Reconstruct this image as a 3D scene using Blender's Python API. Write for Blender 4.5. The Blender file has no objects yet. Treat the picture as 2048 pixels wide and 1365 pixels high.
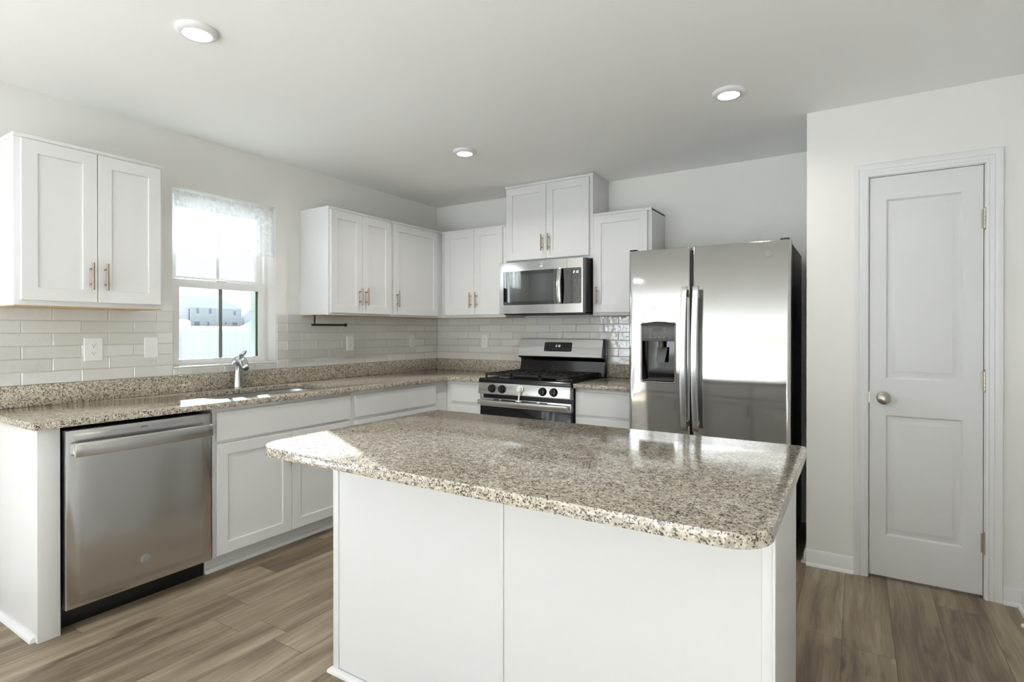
import bpy, bmesh, math, random
from mathutils import Vector, Matrix
random.seed(7)
S = bpy.context.scene
COL = S.collection

# ------------------------------------------------------------------ camera, sky, sun, exposure
cam_d = bpy.data.cameras.new('camera'); cam = bpy.data.objects.new('camera', cam_d); COL.objects.link(cam)
cam.location = (3.3825, -4.053, 1.257)
cam.rotation_euler = (math.radians(90 - 0.1761), 0, math.radians(32.0817))
cam_d.sensor_width = 36.0; cam_d.lens = 36.0 * 1097.74 / 2048; cam_d.shift_y = -17.7553 / 2048
cam_d.clip_start = 0.02; cam_d.clip_end = 2000
S.camera = cam

w = bpy.data.worlds.new('sky'); S.world = w; w.use_nodes = True
nt = w.node_tree; nt.nodes.clear()
out = nt.nodes.new('ShaderNodeOutputWorld'); bg = nt.nodes.new('ShaderNodeBackground')
tc = nt.nodes.new('ShaderNodeTexCoord'); sx = nt.nodes.new('ShaderNodeSeparateXYZ'); cr = nt.nodes.new('ShaderNodeValToRGB')
nt.links.new(tc.outputs['Generated'], sx.inputs[0]); nt.links.new(sx.outputs['Z'], cr.inputs[0])
cr.color_ramp.elements[0].position = 0.0; cr.color_ramp.elements[0].color = (0.93, 0.95, 0.97, 1)
cr.color_ramp.elements[1].position = 0.6; cr.color_ramp.elements[1].color = (0.72, 0.82, 0.95, 1)
nt.links.new(cr.outputs[0], bg.inputs[0]); bg.inputs[1].default_value = 1.05
nt.links.new(bg.outputs[0], out.inputs[0])

sun_d = bpy.data.lights.new('sun', 'SUN'); sun = bpy.data.objects.new('sun', sun_d); COL.objects.link(sun)
sun.rotation_euler = Vector((1, -0.49, -0.405)).to_track_quat('-Z', 'Y').to_euler()
sun_d.energy = 42.0; sun_d.angle = math.radians(0.6); sun_d.color = (0.885, 0.945, 1.0)

def area(name, loc, aim, sx, sy, power, color=(1, 1, 1)):
    d = bpy.data.lights.new(name, 'AREA'); d.shape = 'RECTANGLE'; d.size = sx; d.size_y = sy
    d.energy = power; d.color = color
    o = bpy.data.objects.new(name, d); COL.objects.link(o); o.location = loc
    o.rotation_euler = Vector(aim).to_track_quat('-Z', 'Y').to_euler()
    return o
# daylight that comes through the patio door, the dining windows and the living-room windows
area('daylight_left_window', (-0.20, -6.75, 1.2), (1, 0, 0.45), 1.2, 1.65, 14, (0.95, 0.98, 1.0))
area('daylight_rear_window', (1.75, -7.78, 0.76), (0, 1, 0.45), 1.55, 0.94, 10, (0.95, 0.98, 1.0))
area('daylight_rear_window_tall', (0.55, -7.78, 1.2), (0, 1, 0.45), 0.85, 1.75, 9, (0.95, 0.98, 1.0))

S.view_settings.view_transform = 'Standard'; S.view_settings.look = 'None'
S.view_settings.gamma = 1.0; S.view_settings.exposure = 0.2; S.view_settings.use_curve_mapping = False
try:
    S.cycles.max_bounces = 10; S.cycles.diffuse_bounces = 6; S.cycles.glossy_bounces = 4
    S.cycles.transparent_max_bounces = 12; S.cycles.caustics_reflective = False; S.cycles.caustics_refractive = False
    S.cycles.sample_clamp_indirect = 6.0
except Exception:
    pass

# ------------------------------------------------------------------ materials
def srgb(r, g, b):
    f = lambda c: (c / 12.92) if c <= 0.04045 else ((c + 0.055) / 1.055) ** 2.4
    return (f(r / 255), f(g / 255), f(b / 255), 1)
def N(nt, t, **kw):
    n = nt.nodes.new(t)
    for k, v in kw.items():
        if k.startswith('i_'):
            n.inputs[k[2:].replace('_', ' ')].default_value = v
        else: setattr(n, k, v)
    return n
def L(nt, a, b): nt.links.new(a, b)
def mat(name, color=(0.8, 0.8, 0.8, 1), rough=0.5, metal=0.0, spec=0.5, bump=None, coat=0.0):
    m = bpy.data.materials.new(name); m.use_nodes = True
    t = m.node_tree; p = t.nodes['Principled BSDF']
    p.inputs['Base Color'].default_value = color; p.inputs['Roughness'].default_value = rough
    p.inputs['Metallic'].default_value = metal; p.inputs['Specular IOR Level'].default_value = spec
    p.inputs['Coat Weight'].default_value = coat
    tcn = N(t, 'ShaderNodeTexCoord')
    no = N(t, 'ShaderNodeTexNoise', i_Scale=(bump[0] if bump else 40.0), i_Detail=3.0)
    L(t, tcn.outputs['Object'], no.inputs['Vector'])
    b = N(t, 'ShaderNodeBump'); b.inputs['Strength'].default_value = bump[1] if bump else 0.01
    b.inputs['Distance'].default_value = bump[2] if bump else 0.001
    L(t, no.outputs['Fac'], b.inputs['Height']); L(t, b.outputs['Normal'], p.inputs['Normal'])
    return m
def ramp(t, stops, interp='LINEAR'):
    n = N(t, 'ShaderNodeValToRGB'); n.color_ramp.interpolation = interp
    e = n.color_ramp.elements
    while len(e) < len(stops): e.new(0.5)
    for k, (p, c) in enumerate(stops):
        e[k].position = p; e[k].color = c if len(c) == 4 else (*c, 1)
    return n
def math_n(t, op, a, b=None, c=None):
    n = N(t, 'ShaderNodeMath', operation=op)
    for k, v in enumerate((a, b, c)):
        if v is None: continue
        if isinstance(v, (int, float)): n.inputs[k].default_value = v
        else: L(t, v, n.inputs[k])
    return n.outputs[0]

M = {}
M['wall'] = mat('wall_paint', srgb(233, 232, 228), 0.85, bump=(180, 0.06, 0.0006), spec=0.3)
M['ceiling'] = mat('ceiling_paint', srgb(246, 246, 244), 0.95, bump=(220, 0.08, 0.0006), spec=0.2)
M['trim'] = mat('trim_paint', srgb(226, 226, 225), 0.35, bump=(60, 0.03, 0.0005))
M['cab'] = mat('cabinet_white', srgb(222, 222, 221), 0.32, bump=(50, 0.02, 0.0005))
M['door'] = mat('door_paint', srgb(220, 220, 219), 0.4, bump=(90, 0.04, 0.0005))
M['vinyl'] = mat('window_vinyl', srgb(236, 236, 234), 0.35)
M['maple'] = mat('maple_underside', srgb(196, 170, 130), 0.5)
M['brass'] = mat('champagne_bronze', srgb(168, 150, 126), 0.3, metal=1.0)
M['nickel'] = mat('satin_nickel', srgb(186, 180, 170), 0.3, metal=1.0)
M['chrome'] = mat('faucet_chrome', srgb(205, 207, 210), 0.16, metal=1.0)
M['black'] = mat('black_enamel', srgb(16, 16, 17), 0.22)
M['blackside'] = mat('black_textured_side', srgb(20, 19, 17), 0.45, bump=(300, 0.2, 0.0008))
M['iron'] = mat('cast_iron', srgb(24, 24, 24), 0.6, bump=(200, 0.2, 0.0008))
M['glassblack'] = mat('black_glass', srgb(14, 14, 14), 0.05, spec=0.6)
M['mwglass'] = mat('microwave_glass', srgb(12, 12, 12), 0.04, spec=1.0, coat=1.0)
M['mwglass'].node_tree.nodes['Principled BSDF'].inputs['Coat IOR'].default_value = 1.75
M['mwglass'].node_tree.nodes['Principled BSDF'].inputs['Coat Roughness'].default_value = 0.02
M['knob'] = mat('black_knob', srgb(22, 22, 23), 0.2)
M['dgrey'] = mat('dark_grey_plastic', srgb(92, 92, 90), 0.35)
M['mgrey'] = mat('medium_grey_badge', srgb(138, 139, 137), 0.4)
M['mark'] = mat('grey_marking', srgb(150, 150, 148), 0.5)
M['markdim'] = mat('dim_marking', srgb(92, 92, 90), 0.5)
M['plate'] = mat('plate_plastic', srgb(238, 238, 236), 0.3)
M['slot'] = mat('slot_dark', srgb(60, 58, 55), 0.6)
M['white'] = mat('white_plastic', srgb(235, 235, 232), 0.35)
M['blackmetal'] = mat('matte_black_metal', srgb(26, 25, 24), 0.45)
M['matte'] = mat('matte_black_enamel', srgb(12, 12, 12), 0.7, spec=0.15)
M['ovenglass'] = mat('oven_glass', srgb(16, 15, 13), 0.08, spec=0.35)
M['toe'] = mat('toe_black', srgb(16, 15, 14), 0.5)
M['snow'] = mat('snow', (0.86, 0.88, 0.92, 1), 0.9, bump=(0.6, 0.3, 0.1))
M['fence'] = mat('fence_vinyl', srgb(206, 209, 213), 0.5)
M['siding'] = mat('blue_siding', srgb(168, 180, 196), 0.8)
M['siding2'] = mat('lilac_siding', srgb(196, 200, 214), 0.8)
M['extwin'] = mat('house_window_glass', srgb(140, 146, 154), 0.3)
M['bark'] = mat('bark', srgb(170, 160, 152), 0.9)
M['greengasket'] = mat('green_grey_exterior_frame', srgb(160, 174, 162), 0.5)
M['darkgasket'] = mat('dark_gasket', srgb(74, 88, 76), 0.6)
M['muntin'] = mat('backlit_grey_muntin', srgb(120, 124, 116), 0.5)  # backlit darkness of the lower sash bar is put into its colour
M['muntinlight'] = mat('pale_muntin', srgb(206, 206, 200), 0.5)

def emis(name, color, s):
    m = bpy.data.materials.new(name); m.use_nodes = True; t = m.node_tree; p = t.nodes['Principled BSDF']
    p.inputs['Base Color'].default_value = color
    p.inputs['Emission Color'].default_value = color; p.inputs['Emission Strength'].default_value = s
    return m
M['led'] = emis('led_diffuser', (1, 0.98, 0.94, 1), 9.0)
M['lcd'] = emis('display_digits', (0.85, 0.93, 1, 1), 0.8)

# brushed stainless steel: grain runs sideways, broad waves bend the reflections
def steel(name, color, rough, grain_axis, wave=0.0, wave_scale=1.4, aniso=0.65, wave_stretch=(1, 1, 1)):
    m = bpy.data.materials.new(name); m.use_nodes = True
    t = m.node_tree; p = t.nodes['Principled BSDF']
    p.inputs['Base Color'].default_value = color; p.inputs['Metallic'].default_value = 1.0
    p.inputs['Roughness'].default_value = rough
    tcn = N(t, 'ShaderNodeTexCoord'); mp = N(t, 'ShaderNodeMapping')
    mp.inputs['Scale'].default_value = (4, 4, 900) if grain_axis == 'H' else (900, 900, 4)
    L(t, tcn.outputs['Object'], mp.inputs[0])
    no = N(t, 'ShaderNodeTexNoise', i_Scale=1.0, i_Detail=2.0); L(t, mp.outputs[0], no.inputs['Vector'])
    mr = N(t, 'ShaderNodeMapRange'); mr.inputs['To Min'].default_value = rough - 0.012; mr.inputs['To Max'].default_value = rough + 0.012
    L(t, no.outputs['Fac'], mr.inputs['Value']); L(t, mr.outputs[0], p.inputs['Roughness'])
    p.inputs['Anisotropic'].default_value = aniso
    tg = N(t, 'ShaderNodeTangent', direction_type='RADIAL', axis='Z'); L(t, tg.outputs[0], p.inputs['Tangent'])
    if grain_axis == 'V': p.inputs['Anisotropic Rotation'].default_value = 0.25
    b1 = N(t, 'ShaderNodeBump'); b1.inputs['Strength'].default_value = 0.03; b1.inputs['Distance'].default_value = 0.0001
    L(t, no.outputs['Fac'], b1.inputs['Height'])
    if wave:
        m2 = N(t, 'ShaderNodeMapping'); m2.inputs['Scale'].default_value = wave_stretch; L(t, tcn.outputs['Object'], m2.inputs[0])
        n2 = N(t, 'ShaderNodeTexNoise', i_Scale=wave_scale, i_Detail=1.0); L(t, m2.outputs[0], n2.inputs['Vector'])
        b2 = N(t, 'ShaderNodeBump'); b2.inputs['Strength'].default_value = 1.0; b2.inputs['Distance'].default_value = wave
        L(t, n2.outputs['Fac'], b2.inputs['Height']); L(t, b2.outputs['Normal'], b1.inputs['Normal'])
    L(t, b1.outputs['Normal'], p.inputs['Normal'])
    return m
M['steel'] = steel('brushed_steel', (0.60, 0.60, 0.59, 1), 0.26, 'H', 0.0)
M['fridge'] = steel('fridge_steel', (0.63, 0.63, 0.62, 1), 0.075, 'H', 0.005, 1.6, aniso=0.3)
M['dwsteel'] = steel('dishwasher_steel', (0.60, 0.60, 0.60, 1), 0.2, 'H', 0.018, 2.6, wave_stretch=(1, 1, 0.12))
M['mwsteel'] = steel('microwave_steel', (0.72, 0.71, 0.70, 1), 0.13, 'H', 0.0, aniso=0.4)
M['sinksteel'] = steel('sink_steel', (0.6, 0.6, 0.6, 1), 0.3, 'H', 0.0)

def granite():
    m = bpy.data.materials.new('speckled_granite'); m.use_nodes = True
    t = m.node_tree; p = t.nodes['Principled BSDF']
    tcn = N(t, 'ShaderNodeTexCoord'); co = tcn.outputs['Object']
    nz = N(t, 'ShaderNodeTexNoise', i_Scale=110.0, i_Detail=2.0); L(t, co, nz.inputs['Vector'])
    mix = N(t, 'ShaderNodeVectorMath', operation='MULTIPLY_ADD')
    mix.inputs[1].default_value = (0.0035, 0.0035, 0.0035); L(t, nz.outputs['Color'], mix.inputs[0]); L(t, co, mix.inputs[2])
    big = N(t, 'ShaderNodeTexNoise', i_Scale=85.0, i_Detail=3.0, i_Roughness=0.6); L(t, co, big.inputs['Vector'])
    r = ramp(t, [(0.30, srgb(158, 148, 133)), (0.48, srgb(186, 176, 160)), (0.62, srgb(206, 198, 183)), (0.8, srgb(222, 216, 204))])
    L(t, big.outputs['Fac'], r.inputs[0])
    # grey feldspar grains
    v1 = N(t, 'ShaderNodeTexVoronoi', i_Scale=210.0); L(t, mix.outputs[0], v1.inputs['Vector'])
    sep = N(t, 'ShaderNodeSeparateColor'); L(t, v1.outputs['Color'], sep.inputs[0])
    mg = N(t, 'ShaderNodeMix', data_type='RGBA'); mg.inputs[7].default_value = srgb(140, 131, 119)
    L(t, math_n(t, 'MULTIPLY', math_n(t, 'LESS_THAN', sep.outputs[0], 0.27), 0.75), mg.inputs[0]); L(t, r.outputs[0], mg.inputs[6])
    # small black mica specks gathered in loose clusters
    v2 = N(t, 'ShaderNodeTexVoronoi', i_Scale=290.0); L(t, mix.outputs[0], v2.inputs['Vector'])
    sep2 = N(t, 'ShaderNodeSeparateColor'); L(t, v2.outputs['Color'], sep2.inputs[0])
    cl = N(t, 'ShaderNodeTexNoise', i_Scale=48.0, i_Detail=2.0); L(t, co, cl.inputs['Vector'])
    th = math_n(t, 'MULTIPLY_ADD', cl.outputs['Fac'], 1.1, -0.35)
    mm = N(t, 'ShaderNodeMix', data_type='RGBA'); mm.inputs[7].default_value = srgb(46, 41, 37)
    L(t, math_n(t, 'MULTIPLY', math_n(t, 'LESS_THAN', sep2.outputs[1], th), 0.9), mm.inputs[0]); L(t, mg.outputs[2], mm.inputs[6])
    L(t, mm.outputs[2], p.inputs['Base Color'])
    p.inputs['Roughness'].default_value = 0.10; p.inputs['Specular IOR Level'].default_value = 0.6
    b = N(t, 'ShaderNodeBump'); b.inputs['Strength'].default_value = 0.03; b.inputs['Distance'].default_value = 0.0004
    L(t, nz.outputs['Fac'], b.inputs['Height']); L(t, b.outputs['Normal'], p.inputs['Normal'])
    return m
M['granite'] = granite()

def planks():
    m = bpy.data.materials.new('vinyl_plank_floor'); m.use_nodes = True
    t = m.node_tree; p = t.nodes['Principled BSDF']
    tcn = N(t, 'ShaderNodeTexCoord'); sp = N(t, 'ShaderNodeSeparateXYZ'); L(t, tcn.outputs['Object'], sp.inputs[0])
    W, LEN = 0.178, 1.22
    u = math_n(t, 'DIVIDE', math_n(t, 'ADD', sp.outputs['X'], -1.2 + W * 40), W)
    col = math_n(t, 'FLOOR', u); fu = math_n(t, 'FRACT', u)
    wn = N(t, 'ShaderNodeTexWhiteNoise', noise_dimensions='1D'); L(t, col, wn.inputs['W'])
    v = math_n(t, 'ADD', math_n(t, 'DIVIDE', sp.outputs['Y'], LEN), math_n(t, 'ADD', wn.outputs['Value'], 40.0))
    row = math_n(t, 'FLOOR', v); fv = math_n(t, 'FRACT', v)
    cmb = N(t, 'ShaderNodeCombineXYZ'); L(t, col, cmb.inputs[0]); L(t, row, cmb.inputs[1])
    w2 = N(t, 'ShaderNodeTexWhiteNoise', noise_dimensions='3D'); L(t, cmb.outputs[0], w2.inputs['Vector'])
    off = N(t, 'ShaderNodeVectorMath', operation='SCALE'); off.inputs['Scale'].default_value = 23.0; L(t, w2.outputs['Color'], off.inputs[0])
    base = N(t, 'ShaderNodeVectorMath', operation='ADD'); L(t, tcn.outputs['Object'], base.inputs[0]); L(t, off.outputs[0], base.inputs[1])
    # wavy coordinate so the grain bends round knots
    wv = N(t, 'ShaderNodeTexNoise', i_Scale=2.2, i_Detail=2.0)
    mpw = N(t, 'ShaderNodeMapping'); mpw.inputs['Scale'].default_value = (2.2, 0.8, 1); L(t, base.outputs[0], mpw.inputs[0]); L(t, mpw.outputs[0], wv.inputs['Vector'])
    ad = N(t, 'ShaderNodeVectorMath', operation='MULTIPLY_ADD'); ad.inputs[1].default_value = (0.055, 0.0, 0.0)
    L(t, wv.outputs['Color'], ad.inputs[0]); L(t, base.outputs[0], ad.inputs[2])
    mp = N(t, 'ShaderNodeMapping'); mp.inputs['Scale'].default_value = (16, 1.1, 1); L(t, ad.outputs[0], mp.inputs[0])
    g1 = N(t, 'ShaderNodeTexNoise', i_Scale=1.0, i_Detail=5.0, i_Roughness=0.62); L(t, mp.outputs[0], g1.inputs['Vector'])
    mp2 = N(t, 'ShaderNodeMapping'); mp2.inputs['Scale'].default_value = (110, 4, 1); L(t, ad.outputs[0], mp2.inputs[0])
    g2 = N(t, 'ShaderNodeTexNoise', i_Scale=1.0, i_Detail=3.0); L(t, mp2.outputs[0], g2.inputs['Vector'])
    mp3 = N(t, 'ShaderNodeMapping'); mp3.inputs['Scale'].default_value = (5.0, 1.4, 1); L(t, base.outputs[0], mp3.inputs[0])
    g3 = N(t, 'ShaderNodeTexNoise', i_Scale=1.0, i_Detail=1.0); L(t, mp3.outputs[0], g3.inputs['Vector'])
    f = math_n(t, 'ADD', math_n(t, 'MULTIPLY', g1.outputs['Fac'], 0.75), math_n(t, 'MULTIPLY', g2.outputs['Fac'], 0.22))
    f = math_n(t, 'ADD', f, math_n(t, 'MULTIPLY', math_n(t, 'SUBTRACT', g3.outputs['Fac'], 0.5), 0.35))
    f = math_n(t, 'ADD', f, math_n(t, 'MULTIPLY', math_n(t, 'SUBTRACT', w2.outputs['Value'], 0.5), 0.16))
    mk = N(t, 'ShaderNodeMapping'); mk.inputs['Scale'].default_value = (9.0, 2.0, 1); L(t, ad.outputs[0], mk.inputs[0])
    kn = N(t, 'ShaderNodeTexNoise', i_Scale=1.0, i_Detail=4.0, i_Roughness=0.55); L(t, mk.outputs[0], kn.inputs['Vector'])
    kr = N(t, 'ShaderNodeMapRange', interpolation_type='SMOOTHSTEP'); kr.inputs['From Min'].default_value = 0.60; kr.inputs['From Max'].default_value = 0.74
    L(t, kn.outputs['Fac'], kr.inputs['Value'])
    f = math_n(t, 'SUBTRACT', f, math_n(t, 'MULTIPLY', kr.outputs[0], 0.22))
    r = ramp(t, [(0.18, srgb(80, 66, 54)), (0.38, srgb(116, 101, 83)), (0.5, srgb(141, 126, 106)), (0.62, srgb(163, 149, 129)), (0.8, srgb(184, 173, 155))])
    L(t, f, r.inputs[0])
    # seams
    du = math_n(t, 'MULTIPLY', math_n(t, 'MINIMUM', fu, math_n(t, 'SUBTRACT', 1.0, fu)), W)
    dv = math_n(t, 'MULTIPLY', math_n(t, 'MINIMUM', fv, math_n(t, 'SUBTRACT', 1.0, fv)), LEN)
    d = math_n(t, 'MINIMUM', du, dv)
    seam = N(t, 'ShaderNodeMapRange', interpolation_type='SMOOTHSTEP'); seam.inputs['From Min'].default_value = 0.0003; seam.inputs['From Max'].default_value = 0.0017
    L(t, d, seam.inputs['Value'])
    mm = N(t, 'ShaderNodeMix', data_type='RGBA'); mm.inputs[6].default_value = srgb(72, 62, 52)
    L(t, seam.outputs[0], mm.inputs[0]); L(t, r.outputs[0], mm.inputs[7]); L(t, mm.outputs[2], p.inputs['Base Color'])
    rr = N(t, 'ShaderNodeMapRange'); rr.inputs['To Min'].default_value = 0.34; rr.inputs['To Max'].default_value = 0.5
    L(t, g1.outputs['Fac'], rr.inputs['Value']); L(t, rr.outputs[0], p.inputs['Roughness'])
    b = N(t, 'ShaderNodeBump'); b.inputs['Strength'].default_value = 0.25; b.inputs['Distance'].default_value = 0.001
    L(t, math_n(t, 'ADD', math_n(t, 'MULTIPLY', g2.outputs['Fac'], 0.4), seam.outputs[0]), b.inputs['Height']); L(t, b.outputs['Normal'], p.inputs['Normal'])
    p.inputs['Specular IOR Level'].default_value = 0.4
    return m
M['floor'] = planks()

def tile_mat():
    m = bpy.data.materials.new('glazed_tile'); m.use_nodes = True
    t = m.node_tree; p = t.nodes['Principled BSDF']
    tcn = N(t, 'ShaderNodeTexCoord'); geo = N(t, 'ShaderNodeNewGeometry')
    r = ramp(t, [(0.0, srgb(211, 209, 203)), (0.5, srgb(217, 215, 210)), (1.0, srgb(222, 221, 217))])
    L(t, geo.outputs['Random Per Island'], r.inputs[0]); L(t, r.outputs[0], p.inputs['Base Color'])
    p.inputs['Roughness'].default_value = 0.10; p.inputs['Specular IOR Level'].default_value = 0.6; p.inputs['Coat Weight'].default_value = 1.0; p.inputs['Coat IOR'].default_value = 1.85; p.inputs['Coat Roughness'].default_value = 0.04
    n1 = N(t, 'ShaderNodeTexNoise', i_Scale=22.0, i_Detail=2.0, i_Roughness=0.55); L(t, tcn.outputs['Object'], n1.inputs['Vector'])
    b = N(t, 'ShaderNodeBump'); b.inputs['Strength'].default_value = 0.7; b.inputs['Distance'].default_value = 0.0035
    L(t, n1.outputs['Fac'], b.inputs['Height']); L(t, b.outputs['Normal'], p.inputs['Normal']); L(t, b.outputs['Normal'], p.inputs['Coat Normal'])
    return m
M['tile'] = tile_mat()
M['grout'] = mat('grout', srgb(196, 193, 185), 0.9)

def pane_glass():
    m = bpy.data.materials.new('window_glass'); m.use_nodes = True
    t = m.node_tree; t.nodes.clear()
    o = N(t, 'ShaderNodeOutputMaterial'); tr = N(t, 'ShaderNodeBsdfTransparent'); gl = N(t, 'ShaderNodeBsdfGlossy')
    gl.inputs['Roughness'].default_value = 0.01; tr.inputs[0].default_value = (0.98, 1.0, 0.985, 1)
    fr = N(t, 'ShaderNodeFresnel'); fr.inputs[0].default_value = 1.45; mx = N(t, 'ShaderNodeMixShader')
    L(t, fr.outputs[0], mx.inputs[0]); L(t, tr.outputs[0], mx.inputs[1]); L(t, gl.outputs[0], mx.inputs[2]); L(t, mx.outputs[0], o.inputs[0])
    return m
M['glass'] = pane_glass()

def lace():
    m = bpy.data.materials.new('white_lace'); m.use_nodes = True
    t = m.node_tree; t.nodes.clear()
    o = N(t, 'ShaderNodeOutputMaterial'); tr = N(t, 'ShaderNodeBsdfTransparent'); df = N(t, 'ShaderNodeBsdfDiffuse'); tl = N(t, 'ShaderNodeBsdfTranslucent')
    df.inputs[0].default_value = (0.9, 0.9, 0.9, 1); tl.inputs[0].default_value = (0.9, 0.9, 0.9, 1)
    tcn = N(t, 'ShaderNodeTexCoord')
    n1 = N(t, 'ShaderNodeTexVoronoi', i_Scale=30.0); L(t, tcn.outputs['Object'], n1.inputs['Vector'])
    n2 = N(t, 'ShaderNodeTexNoise', i_Scale=14.0, i_Detail=3.0); L(t, tcn.outputs['Object'], n2.inputs['Vector'])
    s = math_n(t, 'ADD', math_n(t, 'MULTIPLY', n1.outputs['Distance'], 0.5), n2.outputs['Fac'])
    mr = N(t, 'ShaderNodeMapRange'); mr.inputs['From Min'].default_value = 0.45; mr.inputs['From Max'].default_value = 0.75
    mr.inputs['To Min'].default_value = 0.10; mr.inputs['To Max'].default_value = 0.35; L(t, s, mr.inputs['Value'])
    m1 = N(t, 'ShaderNodeMixShader'); m1.inputs[0].default_value = 0.6; L(t, df.outputs[0], m1.inputs[1]); L(t, tl.outputs[0], m1.inputs[2])
    m2 = N(t, 'ShaderNodeMixShader'); L(t, mr.outputs[0], m2.inputs[0]); L(t, m1.outputs[0], m2.inputs[1]); L(t, tr.outputs[0], m2.inputs[2])
    L(t, m2.outputs[0], o.inputs[0])
    return m
M['lace'] = lace()
def thread():
    m = bpy.data.materials.new('lace_embroidery'); m.use_nodes = True
    t = m.node_tree; t.nodes.clear(); o = N(t, 'ShaderNodeOutputMaterial'); df = N(t, 'ShaderNodeBsdfDiffuse'); tl = N(t, 'ShaderNodeBsdfTranslucent')
    tcn = N(t, 'ShaderNodeTexCoord'); nz = N(t, 'ShaderNodeTexNoise', i_Scale=120.0); L(t, tcn.outputs['Object'], nz.inputs['Vector'])
    rp = ramp(t, [(0.3, srgb(226, 222, 212)), (0.7, srgb(244, 242, 236))]); L(t, nz.outputs['Fac'], rp.inputs[0]); L(t, rp.outputs[0], df.inputs[0]); L(t, rp.outputs[0], tl.inputs[0])
    mx = N(t, 'ShaderNodeMixShader'); mx.inputs[0].default_value = 0.55; L(t, df.outputs[0], mx.inputs[1]); L(t, tl.outputs[0], mx.inputs[2]); L(t, mx.outputs[0], o.inputs[0]); return m
M['lacedense'] = thread()

def siding(name, c1, c2):
    m = bpy.data.materials.new(name); m.use_nodes = True; t = m.node_tree; p = t.nodes['Principled BSDF']
    tcn = N(t, 'ShaderNodeTexCoord'); sp = N(t, 'ShaderNodeSeparateXYZ'); L(t, tcn.outputs['Object'], sp.inputs[0])
    f = math_n(t, 'FRACT', math_n(t, 'MULTIPLY', sp.outputs['Z'], 4.0)); r = ramp(t, [(0, c1), (0.15, c2), (1, c2)]); L(t, f, r.inputs[0])
    L(t, r.outputs[0], p.inputs['Base Color']); p.inputs['Roughness'].default_value = 0.8
    return m
M['siding'] = siding('blue_siding', srgb(186, 190, 190), srgb(198, 202, 202))
M['siding2'] = siding('lilac_siding', srgb(214, 213, 218), srgb(222, 221, 226))

# ------------------------------------------------------------------ mesh helpers
ORG = {}
def wpos(o): return ORG.get(o.name, Vector((0, 0, 0)))
def sharp(bm, ang=33):
    for f in bm.faces: f.smooth = True
    for e in bm.edges:
        e.smooth = not (len(e.link_faces) != 2 or e.calc_face_angle(0) > math.radians(ang))
def build(name, bm, material, parent=None, origin=None, bevel=0.0, seg=2, noflip=False, weld=False):
    """bm is in world coordinates; the object's origin goes to its root's place (or ORIGIN)."""
    if weld: bmesh.ops.remove_doubles(bm, verts=bm.verts, dist=1e-5)
    if not noflip: bmesh.ops.recalc_face_normals(bm, faces=bm.faces)
    if bevel:
        es = [e for e in bm.edges if len(e.link_faces) == 2 and e.calc_face_angle(0) > math.radians(33)]
        bmesh.ops.bevel(bm, geom=es, offset=bevel, segments=seg, profile=0.5, affect='EDGES', clamp_overlap=True)
    sharp(bm)
    if parent is not None: org = wpos(parent)
    elif origin is not None: org = Vector(origin)
    else:
        xs = [v.co for v in bm.verts]
        org = Vector(((min(v.x for v in xs) + max(v.x for v in xs)) / 2, (min(v.y for v in xs) + max(v.y for v in xs)) / 2, min(v.z for v in xs)))
    bmesh.ops.translate(bm, verts=bm.verts, vec=-org)
    me = bpy.data.meshes.new(name); bm.to_mesh(me); bm.free()
    ms = material if isinstance(material, (list, tuple)) else [material]
    for mm in ms: me.materials.append(mm)
    o = bpy.data.objects.new(name, me); COL.objects.link(o)
    if parent is not None: o.parent = parent
    else: o.location = org
    ORG[o.name] = org
    return o
def thing(name, loc, label, cat, group=None):
    o = bpy.data.objects.new(name, None); COL.objects.link(o); o.location = loc; o.empty_display_size = 0.05
    ORG[o.name] = Vector(loc); return tag(o, label, cat, group)
def tag(o, label, cat, group=None):
    o['label'] = label; o['category'] = cat
    if group: o['group'] = group
    return o
def struct(o, label=None):
    o['kind'] = 'structure'
    if label: o['label'] = label
    return o
def copy_tree(o, parent=None):
    c = o.copy(); COL.objects.link(c); c.parent = parent
    if parent is None: ORG[c.name] = Vector(c.location)
    for ch in [x for x in list(bpy.data.objects) if x.parent == o]: copy_tree(ch, c)
    return c
# local frames: u = across (left to right for a viewer), v = up, w = out of the wall
FX = lambda u, v, w: Vector((w, u, v))       # left wall, faces +x
FY = lambda u, v, w: Vector((u, -w, v))      # back wall, faces -y
FP = lambda u, v, w: Vector((u, w, v))       # faces +y
FXR = lambda u, v, w: Vector((-w, u, v))     # faces -x
def B(): return bmesh.new()
def quadbox(bm, pts):
    vs = [bm.verts.new(p) for p in pts]
    for f in ((0, 1, 3, 2), (4, 6, 7, 5), (0, 4, 5, 1), (2, 3, 7, 6), (0, 2, 6, 4), (1, 5, 7, 3)): bm.faces.new([vs[i] for i in f])
def box(bm, x0, x1, y0, y1, z0, z1):
    quadbox(bm, [(x, y, z) for x in (x0, x1) for y in (y0, y1) for z in (z0, z1)])
    return bm
def fbox(bm, F, u0, u1, v0, v1, w0, w1):
    quadbox(bm, [F(u, v, w_) for u in (u0, u1) for v in (v0, v1) for w_ in (w0, w1)]); return bm
def rings(bm, loops, cap0=True, cap1=True):
    vs = [[bm.verts.new(p) for p in l] for l in loops]
    n = len(vs[0])
    for a, b in zip(vs, vs[1:]):
        for i in range(n): bm.faces.new((a[i], a[(i + 1) % n], b[(i + 1) % n], b[i]))
    if cap0: bm.faces.new(vs[0])
    if cap1: bm.faces.new(list(reversed(vs[-1])))
    return vs
def rect(F, u0, u1, v0, v1, i, w_): return [F(u0 + i, v0 + i, w_), F(u1 - i, v0 + i, w_), F(u1 - i, v1 - i, w_), F(u0 + i, v1 - i, w_)]
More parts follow.
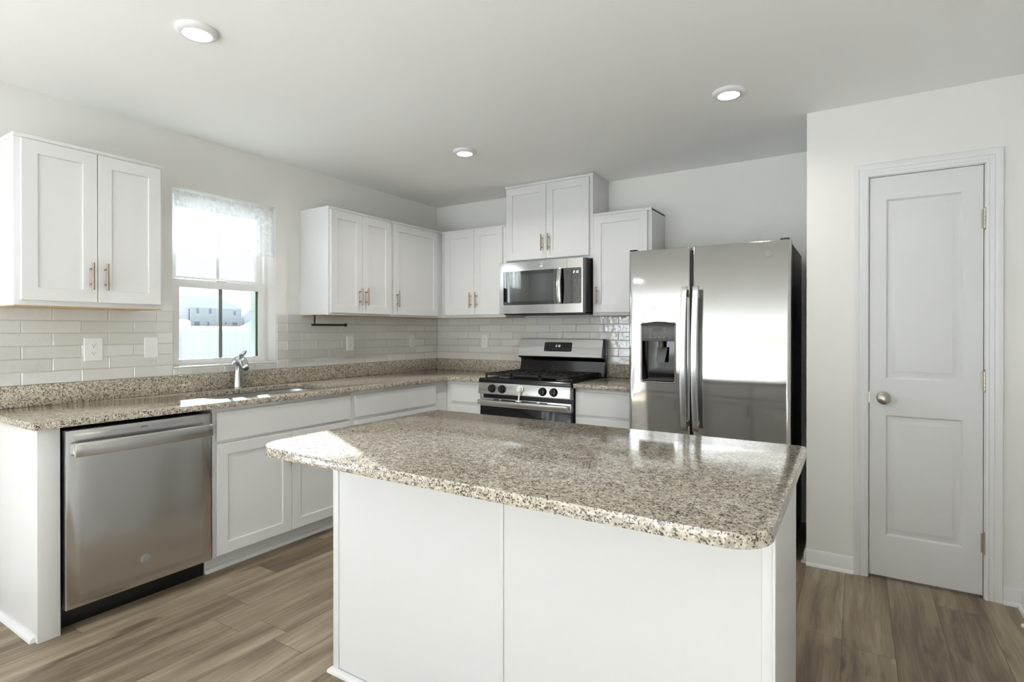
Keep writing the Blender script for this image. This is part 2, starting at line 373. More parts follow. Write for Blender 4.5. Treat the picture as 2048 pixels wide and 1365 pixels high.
def tube(bm, pts, r, n=14, caps=True):
    pts = [Vector(p) for p in pts]; rs = r if isinstance(r, (list, tuple)) else [r] * len(pts)
    prev = None; loops = []
    for i, p in enumerate(pts):
        d = (pts[min(i + 1, len(pts) - 1)] - pts[max(i - 1, 0)]).normalized()
        if prev is None:
            a = Vector((0, 0, 1)) if abs(d.z) < 0.9 else Vector((1, 0, 0)); a = (a - d * a.dot(d)).normalized()
        else: a = (prev - d * prev.dot(d)).normalized()
        prev = a; b = d.cross(a)
        loops.append([p + (a * math.cos(2 * math.pi * k / n) + b * math.sin(2 * math.pi * k / n)) * rs[i] for k in range(n)])
    rings(bm, loops, caps, caps); return bm
def lathe(bm, F, cu, cv, prof, n=24, caps=(True, True)):
    """prof: list of (radius, w) revolved about the w axis of frame F at (cu, cv)."""
    rings(bm, [[F(cu + r * math.cos(2 * math.pi * k / n), cv + r * math.sin(2 * math.pi * k / n), w_) for k in range(n)] for r, w_ in prof], *caps); return bm
FZ = lambda u, v, w: Vector((u, v, w))
def rloop(x0, x1, y0, y1, r, n=8):
    """rounded rectangle, counter-clockwise; r = radius or (sw, se, ne, nw)"""
    rr = r if isinstance(r, (list, tuple)) else (r,) * 4
    pts = []
    for (cx, cy, a0, q) in ((x0 + rr[0], y0 + rr[0], 180, rr[0]), (x1 - rr[1], y0 + rr[1], 270, rr[1]), (x1 - rr[2], y1 - rr[2], 0, rr[2]), (x0 + rr[3], y1 - rr[3], 90, rr[3])):
        if q < 1e-4: pts.append((cx, cy)); continue
        for k in range(n + 1):
            a = math.radians(a0 + 90 * k / n); pts.append((cx + q * math.cos(a), cy + q * math.sin(a)))
    return pts
def slab(bm, outer, holes, z0, z1, F=FZ):
    """flat plate with holes (outlines in u, v), solid between z0 and z1"""
    for z in (z0, z1):
        es = []
        for lp in [outer] + holes:
            vs = [bm.verts.new(F(p[0], p[1], z)) for p in lp]
            es += [bm.edges.new((vs[i], vs[(i + 1) % len(vs)])) for i in range(len(vs))]
        bmesh.ops.triangle_fill(bm, use_beauty=True, use_dissolve=False, edges=es)
    for lp in [outer] + holes:
        n = len(lp)
        for i in range(n):
            a, b = lp[i], lp[(i + 1) % n]
            bm.faces.new([bm.verts.new(F(*q)) for q in ((a[0], a[1], z0), (b[0], b[1], z0), (b[0], b[1], z1), (a[0], a[1], z1))])
    bmesh.ops.remove_doubles(bm, verts=bm.verts, dist=1e-5)
    return bm
def sheet(bm, F, outer, holes, w_):
    es = []
    for lp in [outer] + holes:
        vs = [bm.verts.new(F(p[0], p[1], w_)) for p in lp]
        es += [bm.edges.new((vs[i], vs[(i + 1) % len(vs)])) for i in range(len(vs))]
    bmesh.ops.triangle_fill(bm, use_beauty=True, use_dissolve=False, edges=es); return bm

# ------------------------------------------------------------------ the room
H = 2.4227; XR = 4.03; YB = -7.6; JX = 3.157; JY = -0.708
WY0, WY1, WZ0, WZ1 = -2.390, -1.715, 1.036, 2.103          # sink window opening
PY0, PY1, PZ1 = -6.02, -4.22, 2.05                         # patio door opening
struct(build('floor', box(B(), -0.15, 4.4, YB - 0.15, 0.15, -0.1, 0.0), M['floor'], origin=(0, 0, 0)), 'grey-brown wood-look plank floor')
struct(build('ceiling', box(B(), -0.15, 4.4, YB - 0.15, 0.15, H, H + 0.1), M['ceiling'], origin=(0, 0, H)), 'plain white ceiling')
bm = slab(B(), [(YB, 0), (0.15, 0), (0.15, H), (YB, H)], [[(WY0, WZ0), (WY1, WZ0), (WY1, WZ1), (WY0, WZ1)]], -0.15, 0.0, FX) if False else B()
def wall_holes(F, u0, u1, holes, w0, w1):
    """wall of boxes round rectangular openings (u0,u1,v0,v1)"""
    b = B(); cur = u0
    for (a, c, d, e) in sorted(holes):
        fbox(b, F, cur, a, 0, H, w0, w1)
        if d > 0: fbox(b, F, a, c, 0, d, w0, w1)
        if e < H: fbox(b, F, a, c, e, H, w0, w1)
        cur = c
    fbox(b, F, cur, u1, 0, H, w0, w1)
    return b
struct(build('wall_left', wall_holes(FX, YB, 0.15, [(WY0, WY1, WZ0, WZ1), (PY0, PY1, 0.0, PZ1), (-7.38, -6.12, 0.34, 2.06)], -0.15, 0.0), M['wall'], origin=(0, 0, 0)), 'off-white wall with the sink window')
struct(build('wall_back', box(B(), 0.0, 4.4, 0.0, 0.15, 0, H), M['wall'], origin=(0, 0, 0)), 'off-white wall behind the range and refrigerator')
struct(build('wall_right', box(B(), XR, XR + 0.12, YB, JY, 0, H), M['wall'], origin=(XR, 0, 0)), 'off-white wall at the right edge')
struct(build('wall_rear', wall_holes(lambda u, v, w_: Vector((u, YB - w_, v)), -0.15, XR + 0.12, [(0.12, 0.98, 0.30, 2.06), (0.99, 2.55, 0.28, 1.23)], 0.0, 0.15), M['wall'], origin=(0, YB, 0)), 'wall behind the camera with the living-room windows')
# pantry: front wall with the door opening, and its return beside the refrigerator
DX0, DX1, DZ = 3.434, 3.894, 2.040
b = wall_holes(lambda u, v, w_: Vector((u, JY + w_, v)), JX, XR, [(DX0, DX1, 0.0, DZ)], 0.0, 0.11)
struct(build('wall_pantry', b, M['wall'], origin=(JX, JY, 0)), 'off-white pantry wall around the door')
struct(build('wall_pantry_return', box(B(), JX, JX + 0.11, JY + 0.11, 0.0, 0, H), M['wall'], origin=(JX, 0, 0)), 'short return wall beside the refrigerator')

def profile_run(F, pts, prof, closed=False, caps=True):
    pass
def baseboard(name, F, u0, u1, extra_shoe=True):
    b = B()
    prof = [(0.0, 0.0), (0.012, 0.0), (0.012, 0.060), (0.009, 0.068), (0.009, 0.074), (0.004, 0.083), (0.0, 0.083)]
    rings(b, [[F(u, v, w_) for (w_, v) in prof] for u in (u0, u1)])
    shoe = [(0.012, 0.0), (0.026, 0.0), (0.0255, 0.006), (0.022, 0.012), (0.012, 0.016)]
    rings(b, [[F(u, v, w_) for (w_, v) in shoe] for u in (u0, u1)])
    return build(name, b, M['trim'])
CAS = 0.062
struct(baseboard('baseboard_pantry_left', lambda u, v, w_: Vector((u, JY - w_, v)), JX, DX0 - CAS), 'white baseboard left of the pantry door')
struct(baseboard('baseboard_pantry_right', lambda u, v, w_: Vector((u, JY - w_, v)), DX1 + CAS, XR), 'white baseboard right of the pantry door')
struct(baseboard('baseboard_right', lambda u, v, w_: Vector((XR - w_, u, v)), YB, JY), 'white baseboard along the right wall')
struct(baseboard('baseboard_left', FX, PY1 + 0.07, -3.24), 'white baseboard of the left wall')
struct(baseboard('baseboard_return', lambda u, v, w_: Vector((JX - w_, u, v)), JY, -0.02), 'white baseboard beside the refrigerator')

# pantry door casing: colonial profile round the opening, mitred
def casing(name, parent=None):
    b = B()
    prof = [(0.0, 0.0), (0.0, 0.010), (0.006, 0.013), (0.012, 0.013), (0.014, 0.011), (0.030, 0.014), (0.034, 0.012), (0.046, 0.018), (0.060, 0.018), (0.062, 0.015), (0.062, 0.0)]
    x0, x1, z1 = DX0 - 0.0, DX1 + 0.0, DZ
    path = [(x0, 0.0, -1, 0), (x0, z1, -1, 1), (x1, z1, 1, 1), (x1, 0.0, 1, 0)]
    rings(b, [[Vector((x + dx * o, JY - h, z + dz * o)) for (o, h) in prof] for (x, z, dx, dz) in path])
    return build(name, b, M['trim'], parent)
struct(casing('trim_1'), 'white moulded casing around the pantry door')
jb = B(); box(jb, DX0, DX0 + 0.004, JY, JY + 0.11, 0, DZ); box(jb, DX1 - 0.004, DX1, JY, JY + 0.11, 0, DZ); box(jb, DX0, DX1, JY, JY + 0.11, DZ - 0.004, DZ)
box(jb, DX0 + 0.004, DX0 + 0.014, JY + 0.040, JY + 0.11, 0, DZ - 0.004); box(jb, DX1 - 0.014, DX1 - 0.004, JY + 0.040, JY + 0.11, 0, DZ - 0.004)
struct(build('trim_2', jb, M['trim']), 'white jamb of the pantry door')

# pantry door leaf with two raised panels
def panel_door():
    F = lambda u, v, w_: Vector((u, JY + 0.038 - w_, v))
    u0, u1, v0, v1 = DX0 + 0.007, DX1 - 0.007, 0.014, DZ - 0.007
    pan = [(3.508, 3.815, 0.219, 0.832), (3.508, 3.815, 1.010, 1.920)]
    b = B(); T = 0.035
    sheet(b, F, [(u0, v0), (u1, v0), (u1, v1), (u0, v1)], [[(a, c), (d, c), (d, e), (a, e)] for (a, d, c, e) in pan], T)
    rings(b, [rect(F, u0, u1, v0, v1, 0, T), rect(F, u0, u1, v0, v1, 0, 0)], False, True)
    for (a, d, c, e) in pan:
        rings(b, [rect(F, a, d, c, e, i, w_) for (i, w_) in ((0, T), (0.003, T - 0.001), (0.011, T - 0.013), (0.017, T - 0.0135), (0.040, T - 0.003), (0.043, T - 0.0028))], False, True)
    d = build('door_1', b, M['door'], origin=(u0, JY, 0), weld=True)
    struct(d, 'white two-panel pantry door')
    k = B(); cu, cv = 3.500, 0.916
    lathe(k, F, cu, cv, [(0.0305, T), (0.0305, T + 0.004), (0.027, T + 0.008), (0.012, T + 0.010), (0.011, T + 0.026), (0.016, T + 0.032), (0.0265, T + 0.040), (0.029, T + 0.050), (0.027, T + 0.058), (0.018, T + 0.064), (0.004, T + 0.066)])
    build('door_knob', k, M['nickel'], d)
    l = B(); fbox(l, F, u0 - 0.003, u0 + 0.0005, cv - 0.028, cv + 0.028, 0.006, T + 0.001); build('latch_plate', l, M['nickel'], d)
    for hz in (0.26, 1.02, 1.78):
        h = B(); hx = u1 + 0.004; hy = JY - 0.005
        for q in range(5): tube(h, [(hx, hy, hz - 0.045 + q * 0.018 + 0.0006), (hx, hy, hz - 0.045 + (q + 1) * 0.018 - 0.0006)], 0.0065, 12)
        tube(h, [(hx, hy, hz + 0.045), (hx, hy, hz + 0.050), (hx, hy, hz + 0.053)], [0.0045, 0.0055, 0.002], 12)
        tube(h, [(hx, hy, hz - 0.045), (hx, hy, hz - 0.050), (hx, hy, hz - 0.053)], [0.0045, 0.0055, 0.002], 12)
        fbox(h, F, hx - 0.012, hx - 0.002, hz - 0.045, hz + 0.045, T - 0.002, T + 0.0015)
        build('hinge', h, M['nickel'], d)
    return d
panel_door()

ds = thing('door_stop', (XR - 0.013, -1.048, 0.045), 'white-tipped spring door stop on the right wall baseboard', 'door stop')
b = B(); tube(b, [(XR - 0.012, -1.048, 0.05), (XR - 0.018, -1.048, 0.05), (XR - 0.022, -1.048, 0.05)], [0.012, 0.012, 0.007]); build('mount', b, M['nickel'], ds)
b = B(); P = []
for k in range(90): a = k * 0.9; P.append((XR - 0.022 - k * 0.0004, -1.048 + 0.006 * math.cos(a), 0.05 + 0.006 * math.sin(a)))
tube(b, P, 0.0012, 6); build('spring', b, M['nickel'], ds)
b = B(); tube(b, [(XR - 0.055, -1.048, 0.05), (XR - 0.058, -1.048, 0.05), (XR - 0.070, -1.048, 0.05), (XR - 0.073, -1.048, 0.05)], [0.006, 0.0085, 0.0085, 0.006]); t_ = build('tip', b, M['white'], ds); t_['label'] = 'white rubber tip'

# ------------------------------------------------------------------ sink window (double hung)
def frame_ring(b, u0, u1, v0, v1, wd, w0, w1, F=FX, wt=None, wb=None):
    wt = wt or wd; wb = wb or wd
    slab(b, [(u0, v0), (u1, v0), (u1, v1), (u0, v1)], [[(u0 + wd, v0 + wb), (u1 - wd, v0 + wb), (u1 - wd, v1 - wt), (u0 + wd, v1 - wt)]], w0, w1, F); return b
b = frame_ring(B(), WY0, WY1, WZ0, WZ1, 0.028, -0.150, -0.088)
win = struct(build('window_1', b, M['vinyl'], bevel=0.0015, origin=(-0.12, (WY0 + WY1) / 2, WZ0)), 'white double-hung window over the sink')
YM = (WY0 + WY1) / 2
lo = build('lower_sash', frame_ring(B(), WY0 + 0.026, WY1 - 0.026, WZ0 + 0.010, 1.572, 0.052, -0.108, -0.080, wb=0.036, wt=0.050), M['vinyl'], win, bevel=0.0015)
up = build('upper_sash', frame_ring(B(), WY0 + 0.026, WY1 - 0.026, 1.545, WZ1 - 0.012, 0.050, -0.140, -0.112, wb=0.045), M['vinyl'], win, bevel=0.0015)
build('pane', box(B(), -0.0955, -0.0925, WY0 + 0.075, WY1 - 0.075, WZ0 + 0.044, 1.524), M['glass'], lo)
build('pane', box(B(), -0.1275, -0.1245, WY0 + 0.073, WY1 - 0.073, 1.588, WZ1 - 0.06), M['glass'], up)
build('muntin', box(B(), -0.0925, -0.0885, YM - 0.011, YM + 0.011, WZ0 + 0.045, 1.523), M['muntin'], lo, bevel=0.001)
build('muntin', box(B(), -0.1245, -0.1205, YM - 0.009, YM + 0.009, 1.589, WZ1 - 0.061), M['muntinlight'], up, bevel=0.001)
b = box(B(), -0.150, -0.1, WY1 - 0.088, WY1 - 0.070, WZ0 + 0.028, 1.54); build('exterior_track', b, M['greengasket'], win)
b = box(B(), -0.0995, -0.091, WY1 - 0.0785, WY1 - 0.073, WZ0 + 0.046, 1.522); build('gasket', b, M['darkgasket'], lo)
b = box(B(), -0.086, -0.078, YM - 0.035, YM + 0.035, 1.567, 1.578); build('sash_lock', b, M['vinyl'], win, bevel=0.002)
b = box(B(), -0.10, 0.006, WY0 + 0.001, WY1 - 0.001, WZ0 - 0.001, WZ0 + 0.009); struct(build('trim_3', b, M['trim'], bevel=0.002), 'white sill board of the sink window')

# lace valance on a tension rod
rod = B(); tube(rod, [(-0.035, WY0 + 0.001, 2.070), (-0.035, WY1 - 0.001, 2.070)], 0.006, 12)
tube(rod, [(-0.035, WY1 - 0.012, 2.070), (-0.035, WY1 - 0.001, 2.070)], 0.010, 12)
tag(build('curtain_rod', rod, M['white']), 'slim white tension rod across the top of the sink window', 'curtain rod')
b = B(); nu, nv = 150, 26; g = []
for i in range(nu + 1):
    s_ = i / nu; y = WY0 + 0.012 + (WY1 - WY0 - 0.020) * s_; col = []
    for j in range(nv + 1):
        q = j / nv; z = 2.088 - q * (2.088 - 1.742 - 0.010 * math.sin(s_ * 9))
        amp = 0.004 + 0.010 * min(1, q * 1.5)
        x = -0.010 + amp * math.sin(s_ * 62 + 1.5 * math.sin(s_ * 17)) + 0.003 * math.sin(s_ * 190) * (1 - q) + 0.004 * q
        if j == nv: z += 0.006 * abs(math.sin(s_ * 50))
        col.append(b.verts.new((x, y + 0.002 * math.sin(q * 9 + s_ * 30), z)))
    g.append(col)
for i in range(nu):
    for j in range(nv): b.faces.new((g[i][j], g[i + 1][j], g[i + 1][j + 1], g[i][j + 1]))
val = build('lace_valance', b, M['lace'], noflip=True)
for p_ in val.data.polygons: p_.use_smooth = True
tag(val, 'sheer white lace valance gathered across the top of the sink window', 'valance')
vx = wpos(val)
def motif(y, z, k):
    b = B(); x = 0.010
    if k == 0:   # small house with a chimney
        for (a, c, d, e) in ((-.012, .012, 0, .02), (-.006, .006, .02, .034), (-.002, .002, .034, .048)): box(b, x, x + .001, y + a, y + c, z + d, z + e)
    elif k == 1:
        for (a, c, d, e) in ((-.03, .022, 0, .012), (-.03, .022, .016, .022), (-.024, .018, .03, .034), (.014, .020, .034, .10), (.004, .014, .09, .10)): box(b, x, x + .001, y + a, y + c, z + d, z + e)
    else:
        for q in range(7):
            a = math.pi * q / 6; box(b, x, x + .001, y + .02 * math.cos(a) - .004, y + .02 * math.cos(a) + .004, z + .004 + .02 * math.sin(a), z + .012 + .02 * math.sin(a))
        box(b, x, x + .001, y - .003, y + .003, z, z + .07)
    build('embroidery', b, M['lacedense'], val)
motif(-2.285, 1.752, 0); motif(-2.135, 1.752, 1); motif(-1.925, 1.752, 2)

# patio door (beyond the left edge) and living-room windows behind the camera
b = B(); frame_ring(b, PY0, PY1, 0.0, PZ1, 0.06, -0.13, -0.03); fbox(b, FX, (PY0 + PY1) / 2 - 0.05, (PY0 + PY1) / 2 + 0.05, 0.05, PZ1 - 0.05, -0.12, -0.04)
pd = struct(build('door_2', b, M['vinyl'], origin=(0, PY0, 0)), 'white sliding patio door')
FR = lambda u, v, w_: Vector((u, YB - w_, v))
b = frame_ring(B(), -7.38, -6.12, 0.34, 2.06, 0.05, -0.12, -0.02); struct(build('window_4', b, M['vinyl'], origin=(0, -6.75, 0.34)), 'white window on the window wall behind the camera')
b = frame_ring(B(), 0.12, 0.98, 0.30, 2.06, 0.05, 0.02, 0.12, FR); struct(build('window_2', b, M['vinyl'], origin=(0.5, YB, 0.3)), 'white tall window behind the camera')
b = frame_ring(B(), 0.99, 2.55, 0.28, 1.23, 0.05, 0.02, 0.12, FR); fbox(b, FR, 1.75, 1.79, 0.30, 1.21, 0.03, 0.11); fbox(b, FR, 1.02, 2.52, 1.07, 1.10, 0.03, 0.11)
struct(build('window_3', b, M['vinyl'], origin=(1.7, YB, 0.3)), 'white wide window behind the camera')

M['rug'] = mat('cream_bounce_wool', srgb(240, 240, 238), 0.95, bump=(120, 0.4, 0.003))  # unseen pale rug, added so sunlight bounces up to the ceiling
b = B(); rings(b, [[Vector((x, y, z)) for x, y in rloop(1.7 + i, 3.95 - i, -7.3 + i, -4.35 - i, 0.05, 4)] for i, z in ((0, 0.0005), (0, 0.010), (0.004, 0.014))])
tag(build('bounce_rug', b, M['rug']), 'large cream rug added out of view to bounce sunlight upwards', 'rug')

# ------------------------------------------------------------------ tile backsplash
TZ0 = 0.993; TP = 0.0627; TW = 0.2405; G = 0.0014
def tiles(name, F, u0, u1, rows, phase, label, cut=None, z0=TZ0):
    b = B(); rnd = random.Random(3)
    for r in range(rows):
        v0 = z0 + r * TP; v1 = v0 + TP
        off = phase + (0 if (rows - 1 - r) % 2 == 0 else TW / 2)
        k = math.floor((u0 - off) / TW)
        u = off + k * TW
        while u < u1 - 1e-4:
            segs = [(max(u, u0), min(u + TW, u1))]
            if cut:
                c0, c1, cz = cut
                if v1 > cz + 0.004:
                    ns = []
                    for (a, c) in segs:
                        if c <= c0 or a >= c1: ns.append((a, c, v0, v1))
                        else:
                            if a < c0: ns.append((a, c0, v0, v1))
                            if c > c1: ns.append((c1, c, v0, v1))
                            if v0 < cz - 0.01: ns.append((max(a, c0), min(c, c1), v0, cz))
                    segs = ns
                else: segs = [(a, c, v0, v1) for a, c in segs]
            else: segs = [(a, c, v0, v1) for a, c in segs]
            for (a, c, d, e) in segs:
                if c - a < 0.006 or e - d < 0.006: continue
                a += G; c -= G; d += G; e -= G
                t1, t2 = rnd.uniform(-.0009, .0009), rnd.uniform(-.0005, .0005)
                i = 0.002
                wf = lambda uu, vv: 0.0092 + t1 * (0 if c == a else (uu - (a + c) / 2) / (TW / 2)) + t2 * ((vv - (d + e) / 2) / 0.03)
                lo_ = [F(a, d, 0.002), F(c, d, 0.002), F(c, e, 0.002), F(a, e, 0.002)]
                m1 = [F(x, y, wf(x, y) - 0.0018) for x, y in ((a, d), (c, d), (c, e), (a, e))]
                m2 = [F(x, y, wf(x, y)) for x, y in ((a + i, d + i), (c - i, d + i), (c - i, e - i), (a + i, e - i))]
                rings(b, [lo_, m1, m2])
            u += TW
    o = build(name, b, M['tile'], origin=F(u0, z0, 0))
    return o
def grout(F, parent, rects):
    b = B()
    for (a, c, d, e) in rects: fbox(b, F, a, c, d, e, 0.0002, 0.0068)
    return build('grout', b, M['grout'], parent)
TT = TZ0 + 6 * TP
tl = tiles('tile_backsplash', FX, -3.226, -0.011, 6, -2.958 - TW, '', cut=(WY0, WY1, WZ0 - 0.002))
tag(tl, 'glossy off-white brick tile backsplash on the window wall', 'backsplash')
grout(FX, tl, [(-3.226, WY0, TZ0, TT), (WY0, WY1, TZ0, WZ0 - 0.002), (WY1, -0.001, TZ0, TT)])
tb = tiles('tile_backsplash', FY, 0.011, 2.30, 6, 0.860 - TW * 4, '')
tag(tb, 'glossy off-white brick tile backsplash behind the range', 'backsplash')
# behind the range the tile runs on down to the floor line of the splash
b2 = tiles('lower_tile', FY, 0.976, 1.735, 2, 0.860 - TW * 4, '', z0=TZ0 - 2 * TP); b2.parent = tb; b2.location = b2.location - tb.location
grout(FY, tb, [(0.001, 2.30, TZ0, TT), (0.976, 1.735, TZ0 - 2 * TP, TZ0)])

# ------------------------------------------------------------------ cabinets
SW = 0.056
def shaker(F, u0, u1, v0, v1, w_, parent, name='door'):
    b = B(); T = 0.019; i = 0.0015
    rings(b, [rect(F, u0, u1, v0, v1, 0, w_), rect(F, u0, u1, v0, v1, 0, w_ + T - i), rect(F, u0, u1, v0, v1, i, w_ + T), rect(F, u0, u1, v0, v1, SW, w_ + T),
              rect(F, u0, u1, v0, v1, SW + 0.0015, w_ + T - 0.001), rect(F, u0, u1, v0, v1, SW + 0.0025, w_ + T - 0.008)])
    return build(name, b, M['cab'], parent)
def flat_front(F, u0, u1, v0, v1, w_, parent, name='drawer_front'):
    b = B(); T = 0.019; i = 0.002
    rings(b, [rect(F, u0, u1, v0, v1, 0, w_), rect(F, u0, u1, v0, v1, 0, w_ + T - i), rect(F, u0, u1, v0, v1, i, w_ + T)])
    return build(name, b, M['cab'], parent)
def pull(F, u, v, w_, parent, horiz=False, Ln=0.128, metal='brass'):
    b = B(); r = 0.0055; so = 0.030; h = Ln / 2; p = 0.036
    pt = (lambda s, w2: F(u + s, v, w2)) if horiz else (lambda s, w2: F(u, v + s, w2))
    tube(b, [pt(-h, w_ + so), pt(-h + 0.001, w_ + so), pt(h - 0.001, w_ + so), pt(h, w_ + so)], [r - 0.0012, r, r, r - 0.0012], 14)
    for s in (-p, p): tube(b, [pt(s, w_), pt(s, w_ + so)], 0.0042, 10)
    return build('handle', b, M[metal], parent)
DO = 0.305
def upper(label, F, u0, u1, v0, v1, doors, trim=True, depth=DO, end_trim=(0.0012, 0.0), base_w=0.0, maple=False):
    org = F((u0 + u1) / 2, v0, base_w)
    t = thing('wall_cabinet', org, label, 'cabinet')
    b = fbox(B(), F, u0, u1, v0 + (0.004 if maple else 0.0042), v1, base_w + 0.001, depth); (None if maple else fbox(b, F, u0, u1, v0, v0 + 0.0041, depth - 0.0195, depth)); build('body', b, M['cab'], t, bevel=0.0012)
    b = fbox(B(), F, u0 + 0.001, u1 - 0.001, v0 + (0 if maple else 0.001), v0 + 0.004, base_w + 0.013, depth - (0.001 if maple else 0.02)); o = build('bottom_panel', b, M['maple'], t); o['label'] = 'bare maple underside'
    if trim:
        b = fbox(B(), F, u0 - end_trim[0], u1 + end_trim[1], v1 - 0.012, v1 + 0.006, base_w + 0.002, depth + 0.007); build('top_trim', b, M['cab'], t, bevel=0.002)
    for (a, c, d, e, hs) in doors:
        dd = shaker(F, a, c, d, e, depth + 0.0005, t)
        if hs:
            hu = c - 0.028 if hs == 'R' else a + 0.028
            pull(F, hu, d + 0.122, depth + 0.0195, dd)
    return t
UB, UT = 1.365, 2.110
upper('white two-door wall cabinet left of the window', FX, -3.1885, -2.590, UB, UT, [(-3.168, -2.8865, 1.390, 2.094, 'R'), (-2.8835, -2.605, 1.390, 2.094, 'L')], end_trim=(0.004, 0.004), maple=True)
upper('white two-door wall cabinet right of the window', FX, -1.526, -0.922, UB, UT, [(-1.514, -1.2325, 1.380, 2.094, 'R'), (-1.2295, -0.938, 1.380, 2.094, 'L')])
upper('white single-door wall cabinet in the corner of the window wall', FX, -0.9215, -0.001, UB, UT, [(-0.909, -0.375, 1.380, 2.094, 'L')], base_w=0.0)
upper('white two-door wall cabinet between the corner and the microwave', FY, 0.3065, 0.975, UB, UT, [(0.358, 0.6675, 1.388, 2.100, 'R'), (0.6705, 0.950, 1.388, 2.100, 'L')])
MWZ0, MWZ1 = 1.388, 1.786
upper('tall white two-door cabinet reaching the ceiling above the microwave', FY, 0.9755, 1.7370, MWZ1 + 0.006, H - 0.009, [(0.990, 1.3525, MWZ1 + 0.028, 2.392, 'R'), (1.3555, 1.712, MWZ1 + 0.028, 2.392, 'L')], end_trim=(0.004, 0.004))
upper('white single-door wall cabinet between the microwave and refrigerator', FY, 1.7375, 2.180, UB, UT, [(1.752, 2.152, 1.388, 2.094, 'L')])

CH = 0.8907; CT = 0.030; CB = CH - CT      # counter top, thickness, cabinet top
FB = 0.610                                 # face of base cabinets
def toe(F, u0, u1, t, w0=0.53):
    b = fbox(B(), F, u0, u1, 0.0, 0.094, w0 - 0.02, w0); build('toe_kick', b, M['cab'], t)
    b = B(); rings(b, [[F(u, v, w_) for (w_, v) in ((w0, 0.0), (w0 + 0.018, 0.0), (w0 + 0.018, 0.006), (w0 + 0.014, 0.014), (w0 + 0.006, 0.020), (w0, 0.021))] for u in (u0, u1)])
    build('shoe_moulding', b, M['trim'], t)
def base(label, F, u0, u1, fronts, face=FB, w_back=0.002, toe_u=None, name='base_cabinet'):
    org = F((u0 + u1) / 2, 0.0, w_back)
    t = thing(name, org, label, 'cabinet')
    b = fbox(B(), F, u0, u1, 0.094, CB - 0.0008, face - 0.019, face); build('face_frame', b, M['cab'], t, bevel=0.0008)
    b = B(); fbox(b, F, u0, u0 + 0.016, 0.0, CB - 0.001, w_back, face - 0.085); fbox(b, F, u1 - 0.016, u1, 0.0, CB - 0.001, w_back, face - 0.085)
    fbox(b, F, u0, u0 + 0.016, 0.094, CB - 0.001, face - 0.085, face - 0.019); fbox(b, F, u1 - 0.016, u1, 0.094, CB - 0.001, face - 0.085, face - 0.019)
    fbox(b, F, u0 + 0.016, u1 - 0.016, 0.094, 0.110, w_back, face - 0.019)
    build('body', b, M['cab'], t)
    a, c = toe_u or (u0, u1); toe(F, a, c, t, face - 0.075)
    for (kind, a, c, d, e, hs) in fronts:
        if kind == 'door':
            dd = shaker(F, a, c, d, e, face + 0.0005, t)
            if hs:
                hu = c - 0.028 if hs == 'R' else a + 0.028
                pull(F, hu, e - 0.122, face + 0.0195, dd)
        else:
            dd = flat_front(F, a, c, d, e, face + 0.0005, t, kind)
            if hs: pull(F, (a + c) / 2, (d + e) / 2, face + 0.0195, dd, horiz=True)
    return t
# window-wall run
base('white sink base cabinet with a plain false drawer front', FX, -2.5005, -1.595, [('false_drawer_front', -2.485, -1.615, 0.690, 0.838, None),
     ('door', -2.485, -2.0485, 0.106, 0.674, 'R'), ('door', -2.0455, -1.615, 0.106, 0.674, 'L')])
base('white base cabinet with one wide drawer next to the inside corner', FX, -1.5945, -0.6108, [('drawer_front', -1.573, -0.769, 0.690, 0.834, None),
     ('door', -1.573, -1.1825, 0.106, 0.668, 'R'), ('door', -1.1795, -0.769, 0.106, 0.668, 'L')])
base('white narrow base cabinet between the corner and the range', FY, 0.6105, 0.968, [('drawer_front', 0.668, 0.950, 0.700, 0.836, None), ('door', 0.668, 0.950, 0.106, 0.678, 'R')])
base('white narrow base cabinet between the range and refrigerator', FY, 1.741, 2.150, [('drawer_front', 1.752, 2.140, 0.680, 0.836, None), ('drawer_front', 1.752, 2.140, 0.395, 0.662, None), ('drawer_front', 1.752, 2.140, 0.106, 0.378, None)])
# end leg panel left of the dishwasher
t = thing('end_panel', (0.3, -3.165, 0), 'white boxed end panel left of the dishwasher', 'panel')
build('body', box(B(), 0.002, 0.610, -3.204, -3.1285, 0.0, CB - 0.0008), M['cab'], t, bevel=0.001)
b = B(); FS = lambda u, v, w_: Vector((u, -3.204 - w_, v))
rings(b, [[FS(u, v, w_) for (w_, v) in ((0.0, 0.0), (0.018, 0.0), (0.018, 0.006), (0.014, 0.014), (0.006, 0.020), (0.0, 0.021))] for u in (0.002, 0.585)]); build('shoe_moulding', b, M['trim'], t)

# ------------------------------------------------------------------ dishwasher
DU0, DU1 = -3.121, -2.515
t = thing('dishwasher', (0.3, (DU0 + DU1) / 2, 0), 'stainless steel dishwasher with a bar handle beside the sink cabinet', 'dishwasher')
build('tub', box(B(), 0.03, 0.590, DU0 + 0.006, DU1 - 0.010, 0.10, CB - 0.022), M['toe'], t)
build('toe_panel', box(B(), 0.10, 0.545, DU0 + 0.002, DU1 - 0.002, 0.0, 0.099), M['toe'], t, bevel=0.001)
b = B(); F = FX
lp = []
prof = [(0.590, 0.0), (0.634, 0.0), (0.637, 0.003), (0.638, 0.012)]
n = 16; g = []
u0, u1, v0, v1 = DU0 + 0.003, DU1 - 0.003, 0.100, 0.842
rings(b, [rect(FX, u0, u1, v0, v1, 0, 0.592), rect(FX, u0, u1, v0, v1, 0, 0.630), rect(FX, u0, u1, v0, v1, 0.0015, 0.6335), rect(FX, u0, u1, v0, v1, 0.005, 0.635), rect(FX, u0, u1, v0, v1, 0.05, 0.635)])
door = build('door', b, M['dwsteel'], t); dish = t
b = B(); hl = []
